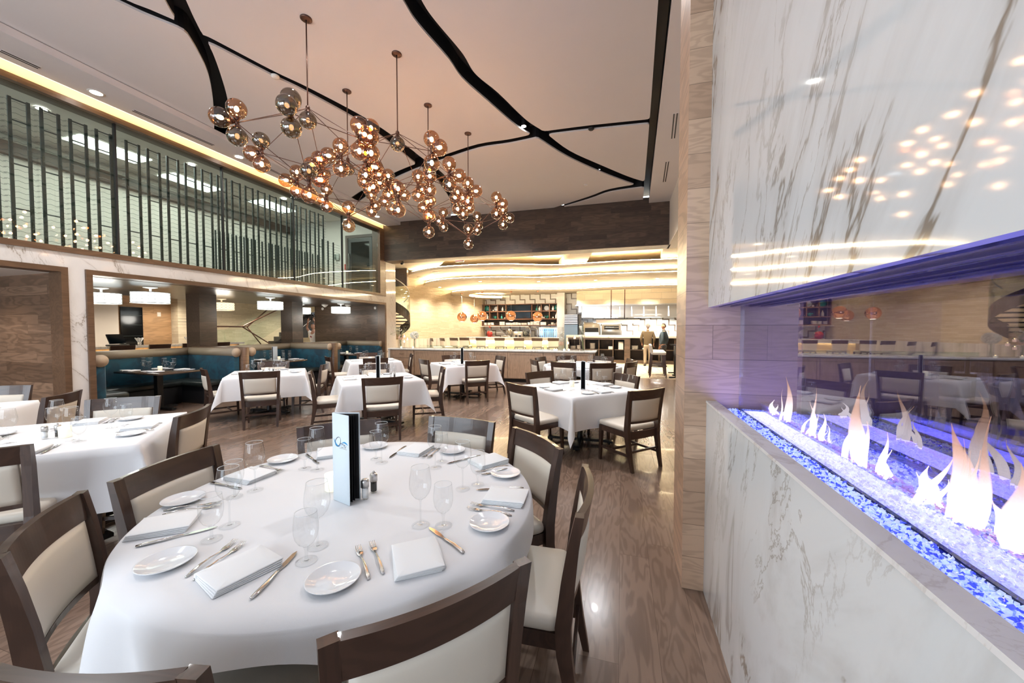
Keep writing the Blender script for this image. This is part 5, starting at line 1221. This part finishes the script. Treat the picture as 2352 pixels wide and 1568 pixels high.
for X_,l in ((285,'left top compartment, beside the teal plate'),(610,'third top compartment'),(1558,'top compartment right of the television'),(1905,'top right compartment')): sitem('ceramic_bottle',MB().lathe(bott(),16),M['ceramic'],X_,Z2,'white ceramic bottle in the '+l,'bottle','white bottles on the display shelf')
sitem('ceramic_bottle',MB().lathe(bott(1.35),16),M['ceramic'],2000,Z1,'larger white bottle in the lower right compartment','bottle'); sitem('ceramic_bottle',MB().lathe(bott(1.1),16),M['ceramic'],215,Z1,'white bottle in the lower left compartment','bottle')
for X_,z,l in ((700,Z2,'top compartment left of the television'),(1485,Z2,'top compartment just right of the television'),(588,Z1,'lower compartment left of the television')): sitem('teal_vase',MB().lathe([(1e-4,0),(.05,0),(.06,.03),(.055,.11),(.02,.15),(.018,.22),(.03,.25)],16),M['tealglaze'],X_,z,'teal long-necked vase in the '+l,'vase','teal vases on the display shelf')
def scallop(R_):
    b=MB(); n=48
    for k in range(1): pass
    def fn(u,v):
        a=2*PI*u; r=R_*v*(1+.07*math.cos(12*a)*v); return (r*math.cos(a),-.02+.05*v*v+.01*math.cos(12*a)*v,r*math.sin(a))
    return b.grid(fn,n,5)
for X_,l in ((200,'teal scalloped plate standing in the top left compartment'),(2000,'teal scalloped plate standing in the top right compartment')): sitem('scalloped_plate',scallop(.15),M['tealglaze'],X_,Z2+.16,l,'plate','standing plates on the display shelf',y=YS+.22)
for X_,l in ((443,'grey round plate standing in the second top compartment'),(1735,'grey round plate standing second from the right at top')): sitem('grey_plate',MB().lathe([(1e-4,0),(.08,.0),(.135,.02),(.132,.026),(.08,.008),(1e-4,.008)],28,T=Matrix.Rotation(PI/2,4,'X')),flat('grey_glaze_%d'%X_,(.42,.43,.45),.2),X_,Z2+.14,l,'plate','standing plates on the display shelf',y=YS+.22)
for X_,l in ((425,'teal leaf-edged bowl in the lower second compartment'),(1752,'teal leaf-edged bowl at lower right')):
    b=MB(); b.grid(lambda u,v:((.05+.09*v)*math.cos(2*PI*u),(.05+.09*v)*math.sin(2*PI*u),.13*v*(1+.25*math.cos(5*2*PI*u)*v)),40,6); b.lathe([(1e-4,0),(.05,0)],20); sitem('teal_bowl',b,M['tealglaze'],X_,Z1,l,'bowl','teal bowls on the display shelf')
for X_,z,l in ((372,Z2,'beside the left grey plate'),(1812,Z2,'beside the right grey plate'),(283,Z1,'lower left, behind the copper pendant'),(498,Z1,'right of the left teal bowl'),(663,Z1,'right of the small teal vase'),(1670,Z1,'left of the right teal bowl'),(1905,Z1,'in the lower right compartment')):
    sitem('ceramic_sphere',MB().sphere((0,0,.045),.045,14,9),M['ceramic'],X_,z,'small pale ceramic ball '+l,'ornament','ceramic balls on the display shelf')
BW=[(175,1,1),(265,1,1),(350,1.3,1.1),(570,.95,1.35),(640,.95,1.35),(725,.8,.95),(780,.8,.95),(845,.9,.85),(912,.8,1.05),(980,.8,1.05),(1050,.8,.9),(1165,2.0,.9),(1290,.95,1.05),(1365,1,1.4),(1445,1,1.45),(1520,1,1.35),(1660,2.1,1.15),(1815,.8,.3),(1895,.9,1),(1950,.5,.7),(2015,.6,.95)]
for i,(X_,w,h) in enumerate(BW):
    b=MB(); hh=.145*h; nl=max(1,int(hh/.036))
    for k in range(nl): b.rbox(-.075*w,.075*w,-.075,.075,k*hh/nl,(k+1)*hh/nl-.003,.008,1)
    sitem('bowl_stack',b,M['ceramic'],X_,Z0,f'square white bowls stacked on the bottom shelf, {["1st","2nd","3rd"][i] if i<3 else str(i+1)+"th"} stack from its left end','bowl','stacked bowls on the bottom shelf')
o=MB().box(-1.6,1.2,0,.10,0,.03).build('under_shelf_light',M['white']); o.location=(-6.15,19.98,1.70); tag(o,'slim white light bar under the display shelf','light')
tag(box1('work_surface',M['counter'],-7.6,-3.35,19.5,20.5,1.02,1.08),'low marble work surface behind the bar stools','counter')
struct(MB().box(-7.6,-3.35,19.55,20.5,0,1.02).build('wall_back_bar_base',M['satin']))
ZB=1.08; YBB=19.9
def bitem(r,X_,y=YBB): p=at(X_/11.2+1100,780,y=y); r.location=(p.x,y,ZB); return r
r=empty('meat_slicer',(0,0,0),0,'red hand-cranked slicer on the work surface behind the bar','slicer'); MB().rbox(-.20,.22,-.15,.15,0,.07,.02,2).build('base',flat('red_enamel',(.30,.015,.01),.2,coat=.6),r); MB().lathe([(1e-4,-.02),(.17,-.02),(.17,.02),(1e-4,.02)],28,T=Matrix.Translation((-.05,-.02,.22))@Matrix.Rotation(PI/2,4,'X')).build('blade_wheel',bpy.data.materials['red_enamel'],r)
MB().tube([(.1,0,.05),(.12,0,.30),(.02,0,.42)],.018,8).build('column',M['steel'],r); MB().sphere((-.05,0,.60),.05,12,8).build('knob',bpy.data.materials['red_enamel'],r); MB().tube([(.02,0,.42),(-.05,0,.58)],.014,8).build('arm',M['steel'],r); bitem(r,300)
r=empty('deli_slicer',(0,0,0),0,'tilted steel deli slicer on the work surface','slicer'); b=MB(); b.bar((-.35,0,.52),(.12,0,.08),.30,.04,up=(0,0,1)); b.build('tray',M['brushed'],r); MB().lathe([(1e-4,0),(.17,0),(.17,.02),(1e-4,.03)],26,T=Matrix.Translation((.22,0,.34))@Matrix.Rotation(.6,4,'Y')@Matrix.Rotation(PI/2,4,'X')).build('blade',M['steel'],r); MB().rbox(-.1,.32,-.14,.14,0,.14,.03,2).build('base',M['steel'],r); bitem(r,690)
r=empty('drawer_machine',(0,0,0),0,'boxy steel machine with two dark slots on the work surface','appliance'); MB().rbox(-.28,.24,-.18,.18,0,.36,.015,1).build('case',M['satin'],r)
for x in (-.12,.08): MB().box(x-.08,x+.07,-.185,-.175,.06,.16).build('slot',M['black'],r)
bitem(r,1040); r=empty('round_mixer',(0,0,0),0,'dark rounded machine right of the boxy steel one','appliance'); MB().sphere((0,0,.24),.18,18,12,.8).build('body',flat('gunmetal',(.12,.13,.13),.25,.7),r); MB().rbox(-.14,.16,-.12,.12,0,.1,.02,1).build('base',M['brushed'],r); MB().rbox(-.2,.2,-.1,.1,.34,.40,.02,1).build('lid',bpy.data.materials['gunmetal'],r); bitem(r,1210)
for X_,l in ((1320,'left chrome beer tap tower with curved neck'),(1500,'right chrome beer tap tower with curved neck')):
    r=empty('beer_tap',(0,0,0),0,l,'tap','chrome tap towers'); MB().tube([(0,0,0),(.0,0,.10),(.01,0,.42),(-.02,0,.52),(-.12,0,.56),(-.24,0,.52)],[.05,.03,.028,.035,.03,.02],12).build('tower',M['steel'],r)
    for k in range(4): MB().tube([(-.03-.06*k,-.03,.53),(-.035-.06*k,-.09,.56),(-.04-.06*k,-.10,.62)],[.010,.010,.014],8).build('tap_handle',M['ceramic'],r)
    bitem(r,X_,19.7)
r=empty('bottle_cooler',(0,0,0),0,'blue-lit glass cooler with a row of clear bottles behind the bar','cooler'); MB().rbox(-.52,.52,.02,.30,0,.58,.01,1).build('case',M['satin'],r); MB().box(-.46,.46,.005,.02,.03,.52).build('lit_back',emission('cooler_glow',(.25,.42,1),1.6),r); MB().box(-.47,.47,-.16,-.155,.03,.52).build('glass_front',M['clearpane'],r); bitem(r,1780)
p=r.location.copy()
for i in range(8):
    q=empty('water_bottle',(p.x-.40+.114*i,p.y-.07,ZB+.03),0,'clear bottle with dark blue cap in the lit cooler','bottle','bottles in the blue-lit cooler'); MB().lathe([(1e-4,0),(.036,0),(.038,.02),(.038,.26),(.02,.33),(.016,.38)],12).build('glass_body',flat('frosted_bottle',(.50,.58,.72),.15) if i==0 else bpy.data.materials['frosted_bottle'],q); MB().lathe([(.02,.37),(.021,.44),(1e-4,.44)],10).build('cap',flat('blue_cap',(.01,.02,.18),.4) if i==0 else bpy.data.materials['blue_cap'],q)
# ================================================================== KITCHEN
kc=empty('kitchen_counter',(-.1,17.9,0),0,'open kitchen counter with dark cubbyholes and thick marble top','counter')
MB().rbox(-2.44,5.8,-.02,.9,1.16,1.285,.006,1).build('marble_top',M['counter'],kc); MB().box(-2.44,-2.36,.0,.9,0,1.16).build('marble_end',M['counter'],kc)
b=MB(); b.box(-2.34,5.7,.46,.50,0,1.16); b.build('cubby_back',M['shelfback'],kc)
b=MB(); b.box(-2.36,.44,0,.48,1.08,1.16); b.box(-2.36,.44,0,.48,0,.14); b.box(-2.36,.44,.02,.46,.60,.625)
for x,w in ((-2.36,.05),(-1.62,.07),(-.93,.03),(-.30,.07),(.36-.62,.03),(.22,.22)): b.box(x,x+w,0,.46,.14,1.08)
b.build('left_cubbies',M['darkpanel'],kc)
b=MB(); b.box(.44,5.7,.04,.48,0,.14); b.box(.44,5.7,.06,.46,.60,.625)
for x in (.44,1.06,1.70,2.34,3.0,3.6): b.box(x,x+.04,.04,.46,.14,1.14)
b.build('right_cubbies',M['darkpanel'],kc)
def kstack(u,z,n,r_,h,label,sq=False):
    x=at(u,790,y=18.1).x; b=MB()
    for k in range(n):
        if sq: b.rbox(-r_,r_,-r_,r_,k*h,(k+1)*h-.003,.006,1)
        else: b.lathe([(r_*.6,k*h),(r_,k*h+h*.8),(r_,k*h+h*.95),(r_*.9,k*h+h*.95)],20)
    o=b.build('plate_stack',M['ceramic']); o.location=(x,18.14,z); tag(o,label,'plates','plate stacks in the kitchen cubbyholes')
for u,z,n,r_,h,l,s_ in ((1316,.626,4,.14,.035,'low plate stack in the leftmost cubby',0),(1329,.626,5,.10,.035,'narrower plate stack by the calla lily cylinder',0),(1361,.626,7,.13,.04,'tall stack of round plates in the third upper cubby',0),(1403,.626,3,.11,.045,'three rectangular white plates stacked in an upper cubby',1),(1426,.626,9,.11,.04,'tallest stack of square plates in an upper cubby',1),(1458,.626,5,.15,.036,'wide round plate stack right of the walnut post',0)): kstack(u,z,n,r_,h,l,s_)
o=MB().rbox(-.09,.09,-.06,.06,0,.09,.02,1).build('tissue_box',flat('pale_blue_plastic',(.35,.42,.45),.4)); o.location=(at(1480,790,y=18.1).x,18.12,.626); tag(o,'small pale blue box in the cubby behind the man in the blazer','box')
hd=empty('range_hood',(0,19.0,2.1),0,'long stainless range hood with lit seams over the open kitchen','range hood')
b=MB(); b.box(-2.25,5.6,0,1.5,.62,.68); b.box(-1.95,5.6,.18,.24,.08,.62); b.box(-1.95,5.6,.18,1.4,.04,.08); b.box(-2.1,-1.95,.1,1.4,.30,.62); b.build('steel_skirt',M['satin'],hd)
for i in range(11): x=-1.78+i*.555; MB().add([(x-.012,.165,.10),(x+.055,.165,.10),(x+.02,.165,.56),(x,.165,.56)],[(0,1,2,3)]).build('lit_seam',emission('hood_light_seam',(1,.95,.85),4) if i==0 else bpy.data.materials['hood_light_seam'],hd)
struct(MB().box(-2.2,6.1,19.15,20.5,2.78,4.15).build('wall_hood_soffit',M['stone_h']))
light('hood_light','AREA',(1.5,19.6,2.08),170,(1,.95,.84),.5,(0,0,0)).data.size=.5
for x in (-.8,1.2,3.2): light('hood_light','AREA',(x,19.7,2.1),75,(1,.96,.88),1.2,(-.35,0,0))
struct(MB().box(-2.9,5.9,20.2,20.54,0,1.22).build('wall_cookline_base',M['satin']))
fr=empty('steel_refrigerator',(-2.75,19.6,0),0,'blue-grey steel cabinet with louvred top left of the ovens','refrigerator'); MB().box(-.12,.55,0,.6,0,1.80).build('door',flat('blue_steel',(.20,.26,.31),.35,.6),fr)
b=MB()
for i in range(6): b.box(-.12,.55,-.02,.02,1.84+i*.085,1.89+i*.085)
b.build('louvre',M['brushed'],fr); MB().box(-.12,.55,.02,.5,1.80,2.35).build('head',flat('dark_steel_recess',(.16,.15,.14),.5,.3),fr)
for (u0,u1,va,vb,l,nm) in ((1340,1378,740,768,'left steel oven with dark window','left'),(1382,1427,744,768,'right steel oven with glass slot door','right')):
    a=at(u0,va,y=19.6); c=at(u1,vb,y=19.6); r=empty('steel_oven',((a.x+c.x)/2,19.6,1.2),0,l,'oven','steel ovens on the kitchen line'); w=(c.x-a.x)/2; h=a.z-1.2
    MB().rbox(-w,w,0,.6,0,h,.012,1).build('case',M['satin'],r)
    if nm=='left': MB().box(-w*.8,w*.8,-.012,0,h*.30,h*.60).build('window',M['black'],r); MB().box(-w*.85,w*.85,-.05,-.02,h*.12,h*.28).build('door',M['steel'],r)
    else: MB().box(-w*.75,w*.75,-.012,0,h*.55,h*.85).build('window',M['black'],r); MB().tube([(-w*.7,-.05,h*.72),(w*.7,-.05,h*.72)],.02,8).build('handle',M['steel'],r)
hl=empty('heat_lamp',(-.18,17.2,2.0),0,'long white heat lamp with black top hanging on two rods','lamp')
MB().box(-.99,.99,-.16,.16,0,.035).build('black_cap',M['ironblack'],hl); MB().box(-.92,.92,-.13,.13,-.17,0).build('white_body',paint('heat_lamp_white',(.85,.76,.68),.4),hl)
for x in (-.28,.29): MB().tube([(x,0,.035),(x,0,1.36)],.02,8).build('rod',M['bronze'],hl)
MB().box(-.85,.85,-.09,.09,-.175,-.17).build('lens',M['downlight_w'],hl)
# counter stools near the people
def cstool():
    r=empty('counter_stool'); MB().rbox(-.22,.22,-.20,.22,.74,.83,.025,2).build('seat',M['leather'],r)
    b=MB(); b.sheet(lambda u,v:((-.22+.44*u,-.20-.05*v,.76+.28*v),(0,1,.1)),4,2,.05); b.build('backrest',M['leather'],r)
    for sx in (-1,1):
        for y in (-.24,.21): b=MB(); loft(b,[((sx*.21,y*1.1,0),.015,.015),((sx*.195,y*.85,.745),.02,.02)]); b.build('leg',M['chairwood_v'],r)
    b=MB(); b.bar((-.2,.21,.3),(.2,.21,.3),.02,.03); b.bar((-.2,-.23,.3),(.2,-.23,.3),.02,.03); b.bar((-.205,-.22,.36),(-.205,.2,.36),.02,.03); b.bar((.205,-.22,.36),(.205,.2,.36),.02,.03); b.build('footrest',M['chairwood'],r); return proto(r)
CS=cstool()
for x,y,l in ((1.17,13.08,'nearest cream counter stool in the row of three'),(1.19,13.66,'middle cream counter stool in the row of three'),(1.21,14.24,'farthest cream counter stool in the row of three')): place(CS,(x,y,0),-PI/2-.12,l,'bar stool','cream counter stools')
sn=empty('black_table_base',(1.72,12.95,0),0,'stack of black metal table bases at the edge of the carpet','table base')
for k,(dx,dy) in enumerate(((0,0),(.12,.22),(.02,.45))):
    MB().tube([(dx-.05,dy,0.02),(dx-.05,dy,1.06)],.03,10).build('column',M['ironblack'],sn); b=MB(); b.bar((dx-.25,dy,.03+.05*k),(dx+.25,dy,.03+.05*k),.08,.04); b.bar((dx,dy-.22,.03),(dx,dy+.22,.03),.08,.04); b.bar((dx-.2,dy,1.06),(dx+.15,dy,1.06),.05,.03); b.build('base_foot',M['ironblack'],sn)
# ================================================================== PEOPLE
def skinmesh(name,chains,mat,parent,sub=2,root=0):
    """chains: list of lists of (point, (rx,ry)); first point of a later chain may be an index into the first"""
    V=[];Ed=[];R=[]
    for ch in chains:
        prev=None
        for e in ch:
            if isinstance(e,int): prev=e; continue
            V.append(e[0]); R.append(e[1] if isinstance(e[1],tuple) else (e[1],e[1])); k=len(V)-1
            if prev is not None: Ed.append((prev,k))
            prev=k
    me=bpy.data.meshes.new(name+'_skeleton'); me.from_pydata(V,Ed,[]); o=bpy.data.objects.new(name+'_tmp',me); COL.objects.link(o)
    sk=o.modifiers.new('s','SKIN'); sk.use_smooth_shade=True
    for i,sv in enumerate(me.skin_vertices[0].data): sv.radius=R[i]; sv.use_root=(i==root)
    ss=o.modifiers.new('u','SUBSURF'); ss.levels=sub; ss.render_levels=sub
    dg=bpy.context.evaluated_depsgraph_get(); m2=bpy.data.meshes.new_from_object(o.evaluated_get(dg)); m2.name=name; m2.materials.clear(); m2.materials.append(mat)
    for p in m2.polygons: p.use_smooth=True
    bpy.data.objects.remove(o); n=bpy.data.objects.new(name,m2); COL.objects.link(n); n.parent=parent; return n
def hand(ch,w,d,side,curl=.3):
    # palm and five unequal fingers, as chains rooted at the palm
    d=Vector(d).normalized(); s_=Vector(side).normalized(); out=[]
    w=Vector(w); palm=w+d*.085
    out.append(('palm',[(tuple(w),.024),(tuple(w+d*.045),(.036,.016)),(tuple(palm),(.036,.014))]))
    for k,(off,L) in enumerate(((-.028,.060),(-.010,.075),(.010,.070),(.027,.052))):
        b0=palm+s_*off; n=d.cross(s_).normalized(); out.append(('finger',[(tuple(b0-d*.01),.009),(tuple(b0+d*L*.5+n*curl*.012),.0085),(tuple(b0+d*L*.95+n*curl*.035),.0075)]))
    out.append(('thumb',[(tuple(w+d*.03-s_*.03),.011),(tuple(w+d*.055-s_*.055),.010),(tuple(w+d*.082-s_*.062),.009)]))
    return out
def head(par,c,yaw,hair,longhair=False,sc=1.0,gl=False):
    # skull, jaw, nose, eyes, mouth, ears and hair; the face looks to local +Y turned by yaw
    R_=Matrix.Translation(c)@Matrix.Rotation(yaw,4,'Z')@Matrix.Scale(sc,4); b=MB()
    def fn(u,v):
        a=2*PI*u; t=PI*v; x=math.sin(t)*math.cos(a); y=math.sin(t)*math.sin(a); z=-math.cos(t)
        w=.076*(1-.20*max(0,-z)**1.3); dp=.095
        yy=y*dp+( .012 if z<0 and y>0 else 0)*(-z)*y; brow=.006*math.exp(-((z-.22)/.1)**2)*max(0,y); chin=.010*math.exp(-((z+.85)/.2)**2)*max(0,y)*2
        nose=.022*math.exp(-((x)/.16)**2)*math.exp(-((z+.12)/.22)**2)*(1 if y>0 else 0); eye=-.008*(math.exp(-((abs(x)-.38)/.15)**2)*math.exp(-((z-.06)/.10)**2))*(y>0)
        lip=.004*math.exp(-((x)/.3)**2)*math.exp(-((z+.52)/.06)**2)*(y>0)
        return R_@Vector((x*w,yy+brow+nose+eye+lip+chin,z*.118))
    b.grid(fn,40,30); hd_=b.build('head',M['skin'],par)
    b=MB()
    for s_ in (-1,1): b.sphere(R_@Vector((s_*.030,.083,.008)),.0095*sc,8,6)
    b.build('eyes',flat('eye_white',(.5,.5,.48),.2) if 'eye_white' not in bpy.data.materials else bpy.data.materials['eye_white'],hd_)
    b=MB(); b.tube([R_@Vector((x,.098-abs(x)*.25,-.062-abs(x)*.05*-1)) for x in (-.024,-.012,0,.012,.024)],[.002,.004,.0045,.004,.002],6); b.build('mouth',flat('lips',(.40,.14,.11),.5) if 'lips' not in bpy.data.materials else bpy.data.materials['lips'],hd_)
    b=MB()
    for s_ in (-1,1): b.sphere(R_@Vector((s_*.078,-.005,.0)),.020*sc,8,6,1.5)
    b.build('ears',M['skin'],hd_)
    b=MB()
    def hf(u,v):
        a=2*PI*u; sa=math.sin(a); lim=.62 if sa>.45 else (.62-(.45-sa)*1.1 if sa>-.4 else -.45)
        t=PI-(PI-math.acos(max(-1,min(1,-lim))))*v; n_=1+.03*math.sin(a*9)*math.sin(v*7); return R_@Vector((math.sin(t)*math.cos(a)*.085*n_,math.sin(t)*math.sin(a)*.103*n_-.004,-math.cos(t)*.128*n_))
    b.grid(hf,36,12); b.build('hair',hair,hd_); return hd_
def man(name,loc,rz,label,kind):
    r=empty(name,loc,rz,label,'person')
    hz=.92; sh=1.44
    if kind=='blazer': L=[(-.21,0,1.42),(-.27,-.03,1.14),(-.235,.12,.95)]; Rr=[(.21,0,1.42),(.27,-.03,1.14),(.235,.10,.94)]
    else: L=[(-.21,0,1.42),(-.28,-.05,1.14),(-.27,.06,.90)]; Rr=[(.21,0,1.42),(.28,-.06,1.14),(.27,.02,.88)]
    belly=.05 if kind=='navy' else .015
    body=[[((0,0,hz),(.13,.10)),((0,belly,1.12),(.13,.12)),((0,.0,1.34),(.15,.11)),((0,-.01,1.46),(.07,.06)),((0,0,1.56),(.055,.055)),((0,.01,1.62),(.05,.05))],[2,(L[0],.055),(L[1],.045),(L[2],.03)],[2,(Rr[0],.055),(Rr[1],.045),(Rr[2],.03)],
        [0,((-.09,0,.84),(.075,.08)),((-.10,.02,.48),.055),((-.10,-.01,.10),.04)],[0,((.09,0,.84),(.075,.08)),((.10,.02,.48),.055),((.10,-.01,.10),.04)]]
    skinmesh('body',body,M['skin'],r)
    jm=M['blazer'] if kind=='blazer' else M['navy']; lo=.80 if kind=='blazer' else .87
    j=[[((0,belly*.5,lo),(.185,.125)),((0,belly,1.12),(.175,.14)),((0,0,1.34),(.19,.125)),((0,-.01,1.47),(.085,.075))],[2,(L[0],.075),(L[1],.060),((L[2][0],L[2][1]-.01,L[2][2]+.03),.046)],[2,(Rr[0],.075),(Rr[1],.060),((Rr[2][0],Rr[2][1]-.01,Rr[2][2]+.03),.046)]]
    skinmesh('jacket' if kind=='blazer' else 'shirt',j,jm,r)
    tm=M['khaki'] if kind=='blazer' else M['trousers_dark']
    t=[[((0,0,.96),(.165,.125)),((0,0,.86),(.15,.11))],[1,((-.09,0,.80),(.09,.10)),((-.10,.02,.48),.072),((-.105,-.01,.07),.062)],[1,((.09,0,.80),(.09,.10)),((.10,.02,.48),.072),((.105,-.01,.07),.062)]]
    skinmesh('trousers',t,tm,r)
    for s_ in (-1,1): MB().rbox(s_*.105-.05,s_*.105+.05,-.10,.17,0,.075,.025,3).build('shoe',M['shoe'],r)
    MB().lathe([(.075,-.02),(.068,.035),(.062,.04)],20,T=Matrix.Translation((0,0,1.50))@Matrix.Scale(1,4)).build('collar',jm,r)
    for A,sd in ((L,-1),(Rr,1)):
        d=(0,.25,-1)
        parts=hand(None,A[2],d,(sd*.2,1,0.2),.8); 
        chs=[parts[0][1]]+[p[1] for p in parts[1:]]
        V=[list(parts[0][1])]
        for p in parts[1:]: V.append([2]+p[1])
        skinmesh('hand',V,M['skin'],r,2)
    head(r,Vector((0,.015,1.69)),(.0 if kind=='blazer' else .75),M['hair_grey'] if kind=='blazer' else M['hair_dark'])
    return r
man('person',(1.07,17.0,0),-.10,'man seen from behind in an olive-brown blazer, standing at the kitchen counter','blazer')
man('person',(1.66,16.55,0),1.15,'smiling man in a dark navy shirt, hand lowered, facing left beside the blazer man','navy')
# staff member lifting an arrangement in the room behind the booths
r=empty('person',(-11.55,11.9,0),PI-.1,'person in a printed white T-shirt lifting a dark arrangement overhead, behind the booths','person')
L=[(-.20,0,1.42),(-.27,.06,1.62),(-.17,.10,1.86)]; Rr=[(.20,0,1.42),(.29,.06,1.62),(.17,.10,1.86)]
skinmesh('body',[[((0,0,.92),(.12,.09)),((0,0,1.12),(.11,.09)),((0,0,1.36),(.14,.10)),((0,0,1.48),(.06,.055)),((0,.01,1.58),(.05,.05))],[2,(L[0],.05),(L[1],.042),(L[2],.03)],[2,(Rr[0],.05),(Rr[1],.042),(Rr[2],.03)],[0,((-.09,0,.82),(.07,.07)),((-.10,0,.46),.05),((-.10,0,.08),.04)],[0,((.09,0,.82),(.07,.07)),((.10,0,.46),.05),((.10,0,.08),.04)]],M['skin'],r)
skinmesh('t_shirt',[[((0,0,.92),(.155,.11)),((0,0,1.14),(.145,.11)),((0,0,1.36),(.165,.115)),((0,0,1.47),(.08,.07))],[2,(L[0],.07),((-.235,.03,1.52),.062)],[2,(Rr[0],.07),((.245,.03,1.52),.062)]],M['tee'],r)
skinmesh('trousers',[[((0,0,.96),(.15,.11)),((0,0,.86),(.14,.10))],[1,((-.09,0,.80),(.085,.09)),((-.10,0,.46),.065),((-.10,0,.07),.055)],[1,((.09,0,.80),(.085,.09)),((.10,0,.46),.065),((.10,0,.07),.055)]],M['trousers_dark'],r)
MB().add([(-.05,.125,1.24),(.06,.125,1.26),(.05,.125,1.31),(-.04,.125,1.29)],[(0,1,2,3)]).build('shirt_print',flat('red_print',(.25,.04,.04),.7),r)
for s_ in (-1,1): MB().rbox(s_*.10-.05,s_*.10+.05,-.10,.16,0,.07,.02,3).build('shoe',M['shoe'],r)
for A,sd in ((L,-1),(Rr,1)):
    parts=hand(None,A[2],(-sd*.3,.2,1),(0,1,-.2),1); skinmesh('hand',[list(parts[0][1])]+[[2]+p[1] for p in parts[1:]],M['skin'],r)
head(r,Vector((0,.02,1.68)),.3,M['hair_dark'])
r=empty('dark_arrangement',(-11.52,11.78,1.93),0,'dark leafy arrangement held up by the person in the white T-shirt','arrangement'); rnd=random.Random(9); b=MB()
for i in range(34):
    c=Vector((rnd.uniform(-.26,.22),rnd.uniform(-.12,.12),rnd.uniform(.0,.34))); d=Vector((rnd.uniform(-1,1),rnd.uniform(-1,1),rnd.uniform(-.5,1))).normalized()*.09; w=d.cross(Vector((0,0,1)))*.5; b.add([c-d,c+w,c+d,c-w],[(0,1,2,3)])
b.build('leaves',M['black'],r); MB().tube([(0,0,-.05),(.02,0,.12),(-.05,0,.3)],.018,6).build('branch',M['black'],r)
# exit sign, camera and small fittings
ex=empty('exit_sign',(-5.5,12.25,4.15),0,'red illuminated EXIT sign hanging behind the beam, seen only in reflections','sign')
MB().box(-.16,.16,-.02,.02,-.22,-.02).build('housing',M['white'],ex)
def letters(txt,w,h,gap,mat,par,x0,y,z0,th=.006):
    F={'E':[((0,0),(0,1)),((0,0),(1,0)),((0,.5),(.8,.5)),((0,1),(1,1))],'X':[((0,0),(1,1)),((0,1),(1,0))],'I':[((.5,0),(.5,1))],'T':[((0,1),(1,1)),((.5,0),(.5,1))]}
    for i,c in enumerate(txt):
        b=MB()
        for p,q in F[c]: b.bar((x0+i*(w+gap)+p[0]*w,y,z0+p[1]*h),(x0+i*(w+gap)+q[0]*w,y,z0+q[1]*h),.012,th,up=(0,1,0))
        b.build('letter',mat,par)
letters('EXIT',.045,.10,.022,M['exitred'],ex,-.125,-.026,-.17)
sc_=empty('security_camera',at(925,603,y=11.6),0,'small black camera under the left end of the dark beam','camera'); sc_.location.z=3.93
MB().box(-.03,.03,-.03,.03,-.02,0).build('mount',M['black'],sc_); MB().tube([(0,.04,-.06),(0,-.09,-.09)],.035,12).build('camera_body',M['ironblack'],sc_); MB().lathe([(.018,0),(1e-4,-.004)],12,T=Matrix.Translation((0,-.093,-.091))@Matrix.Rotation(PI/2-.2,4,'X')).build('lens',M['tv'],sc_)
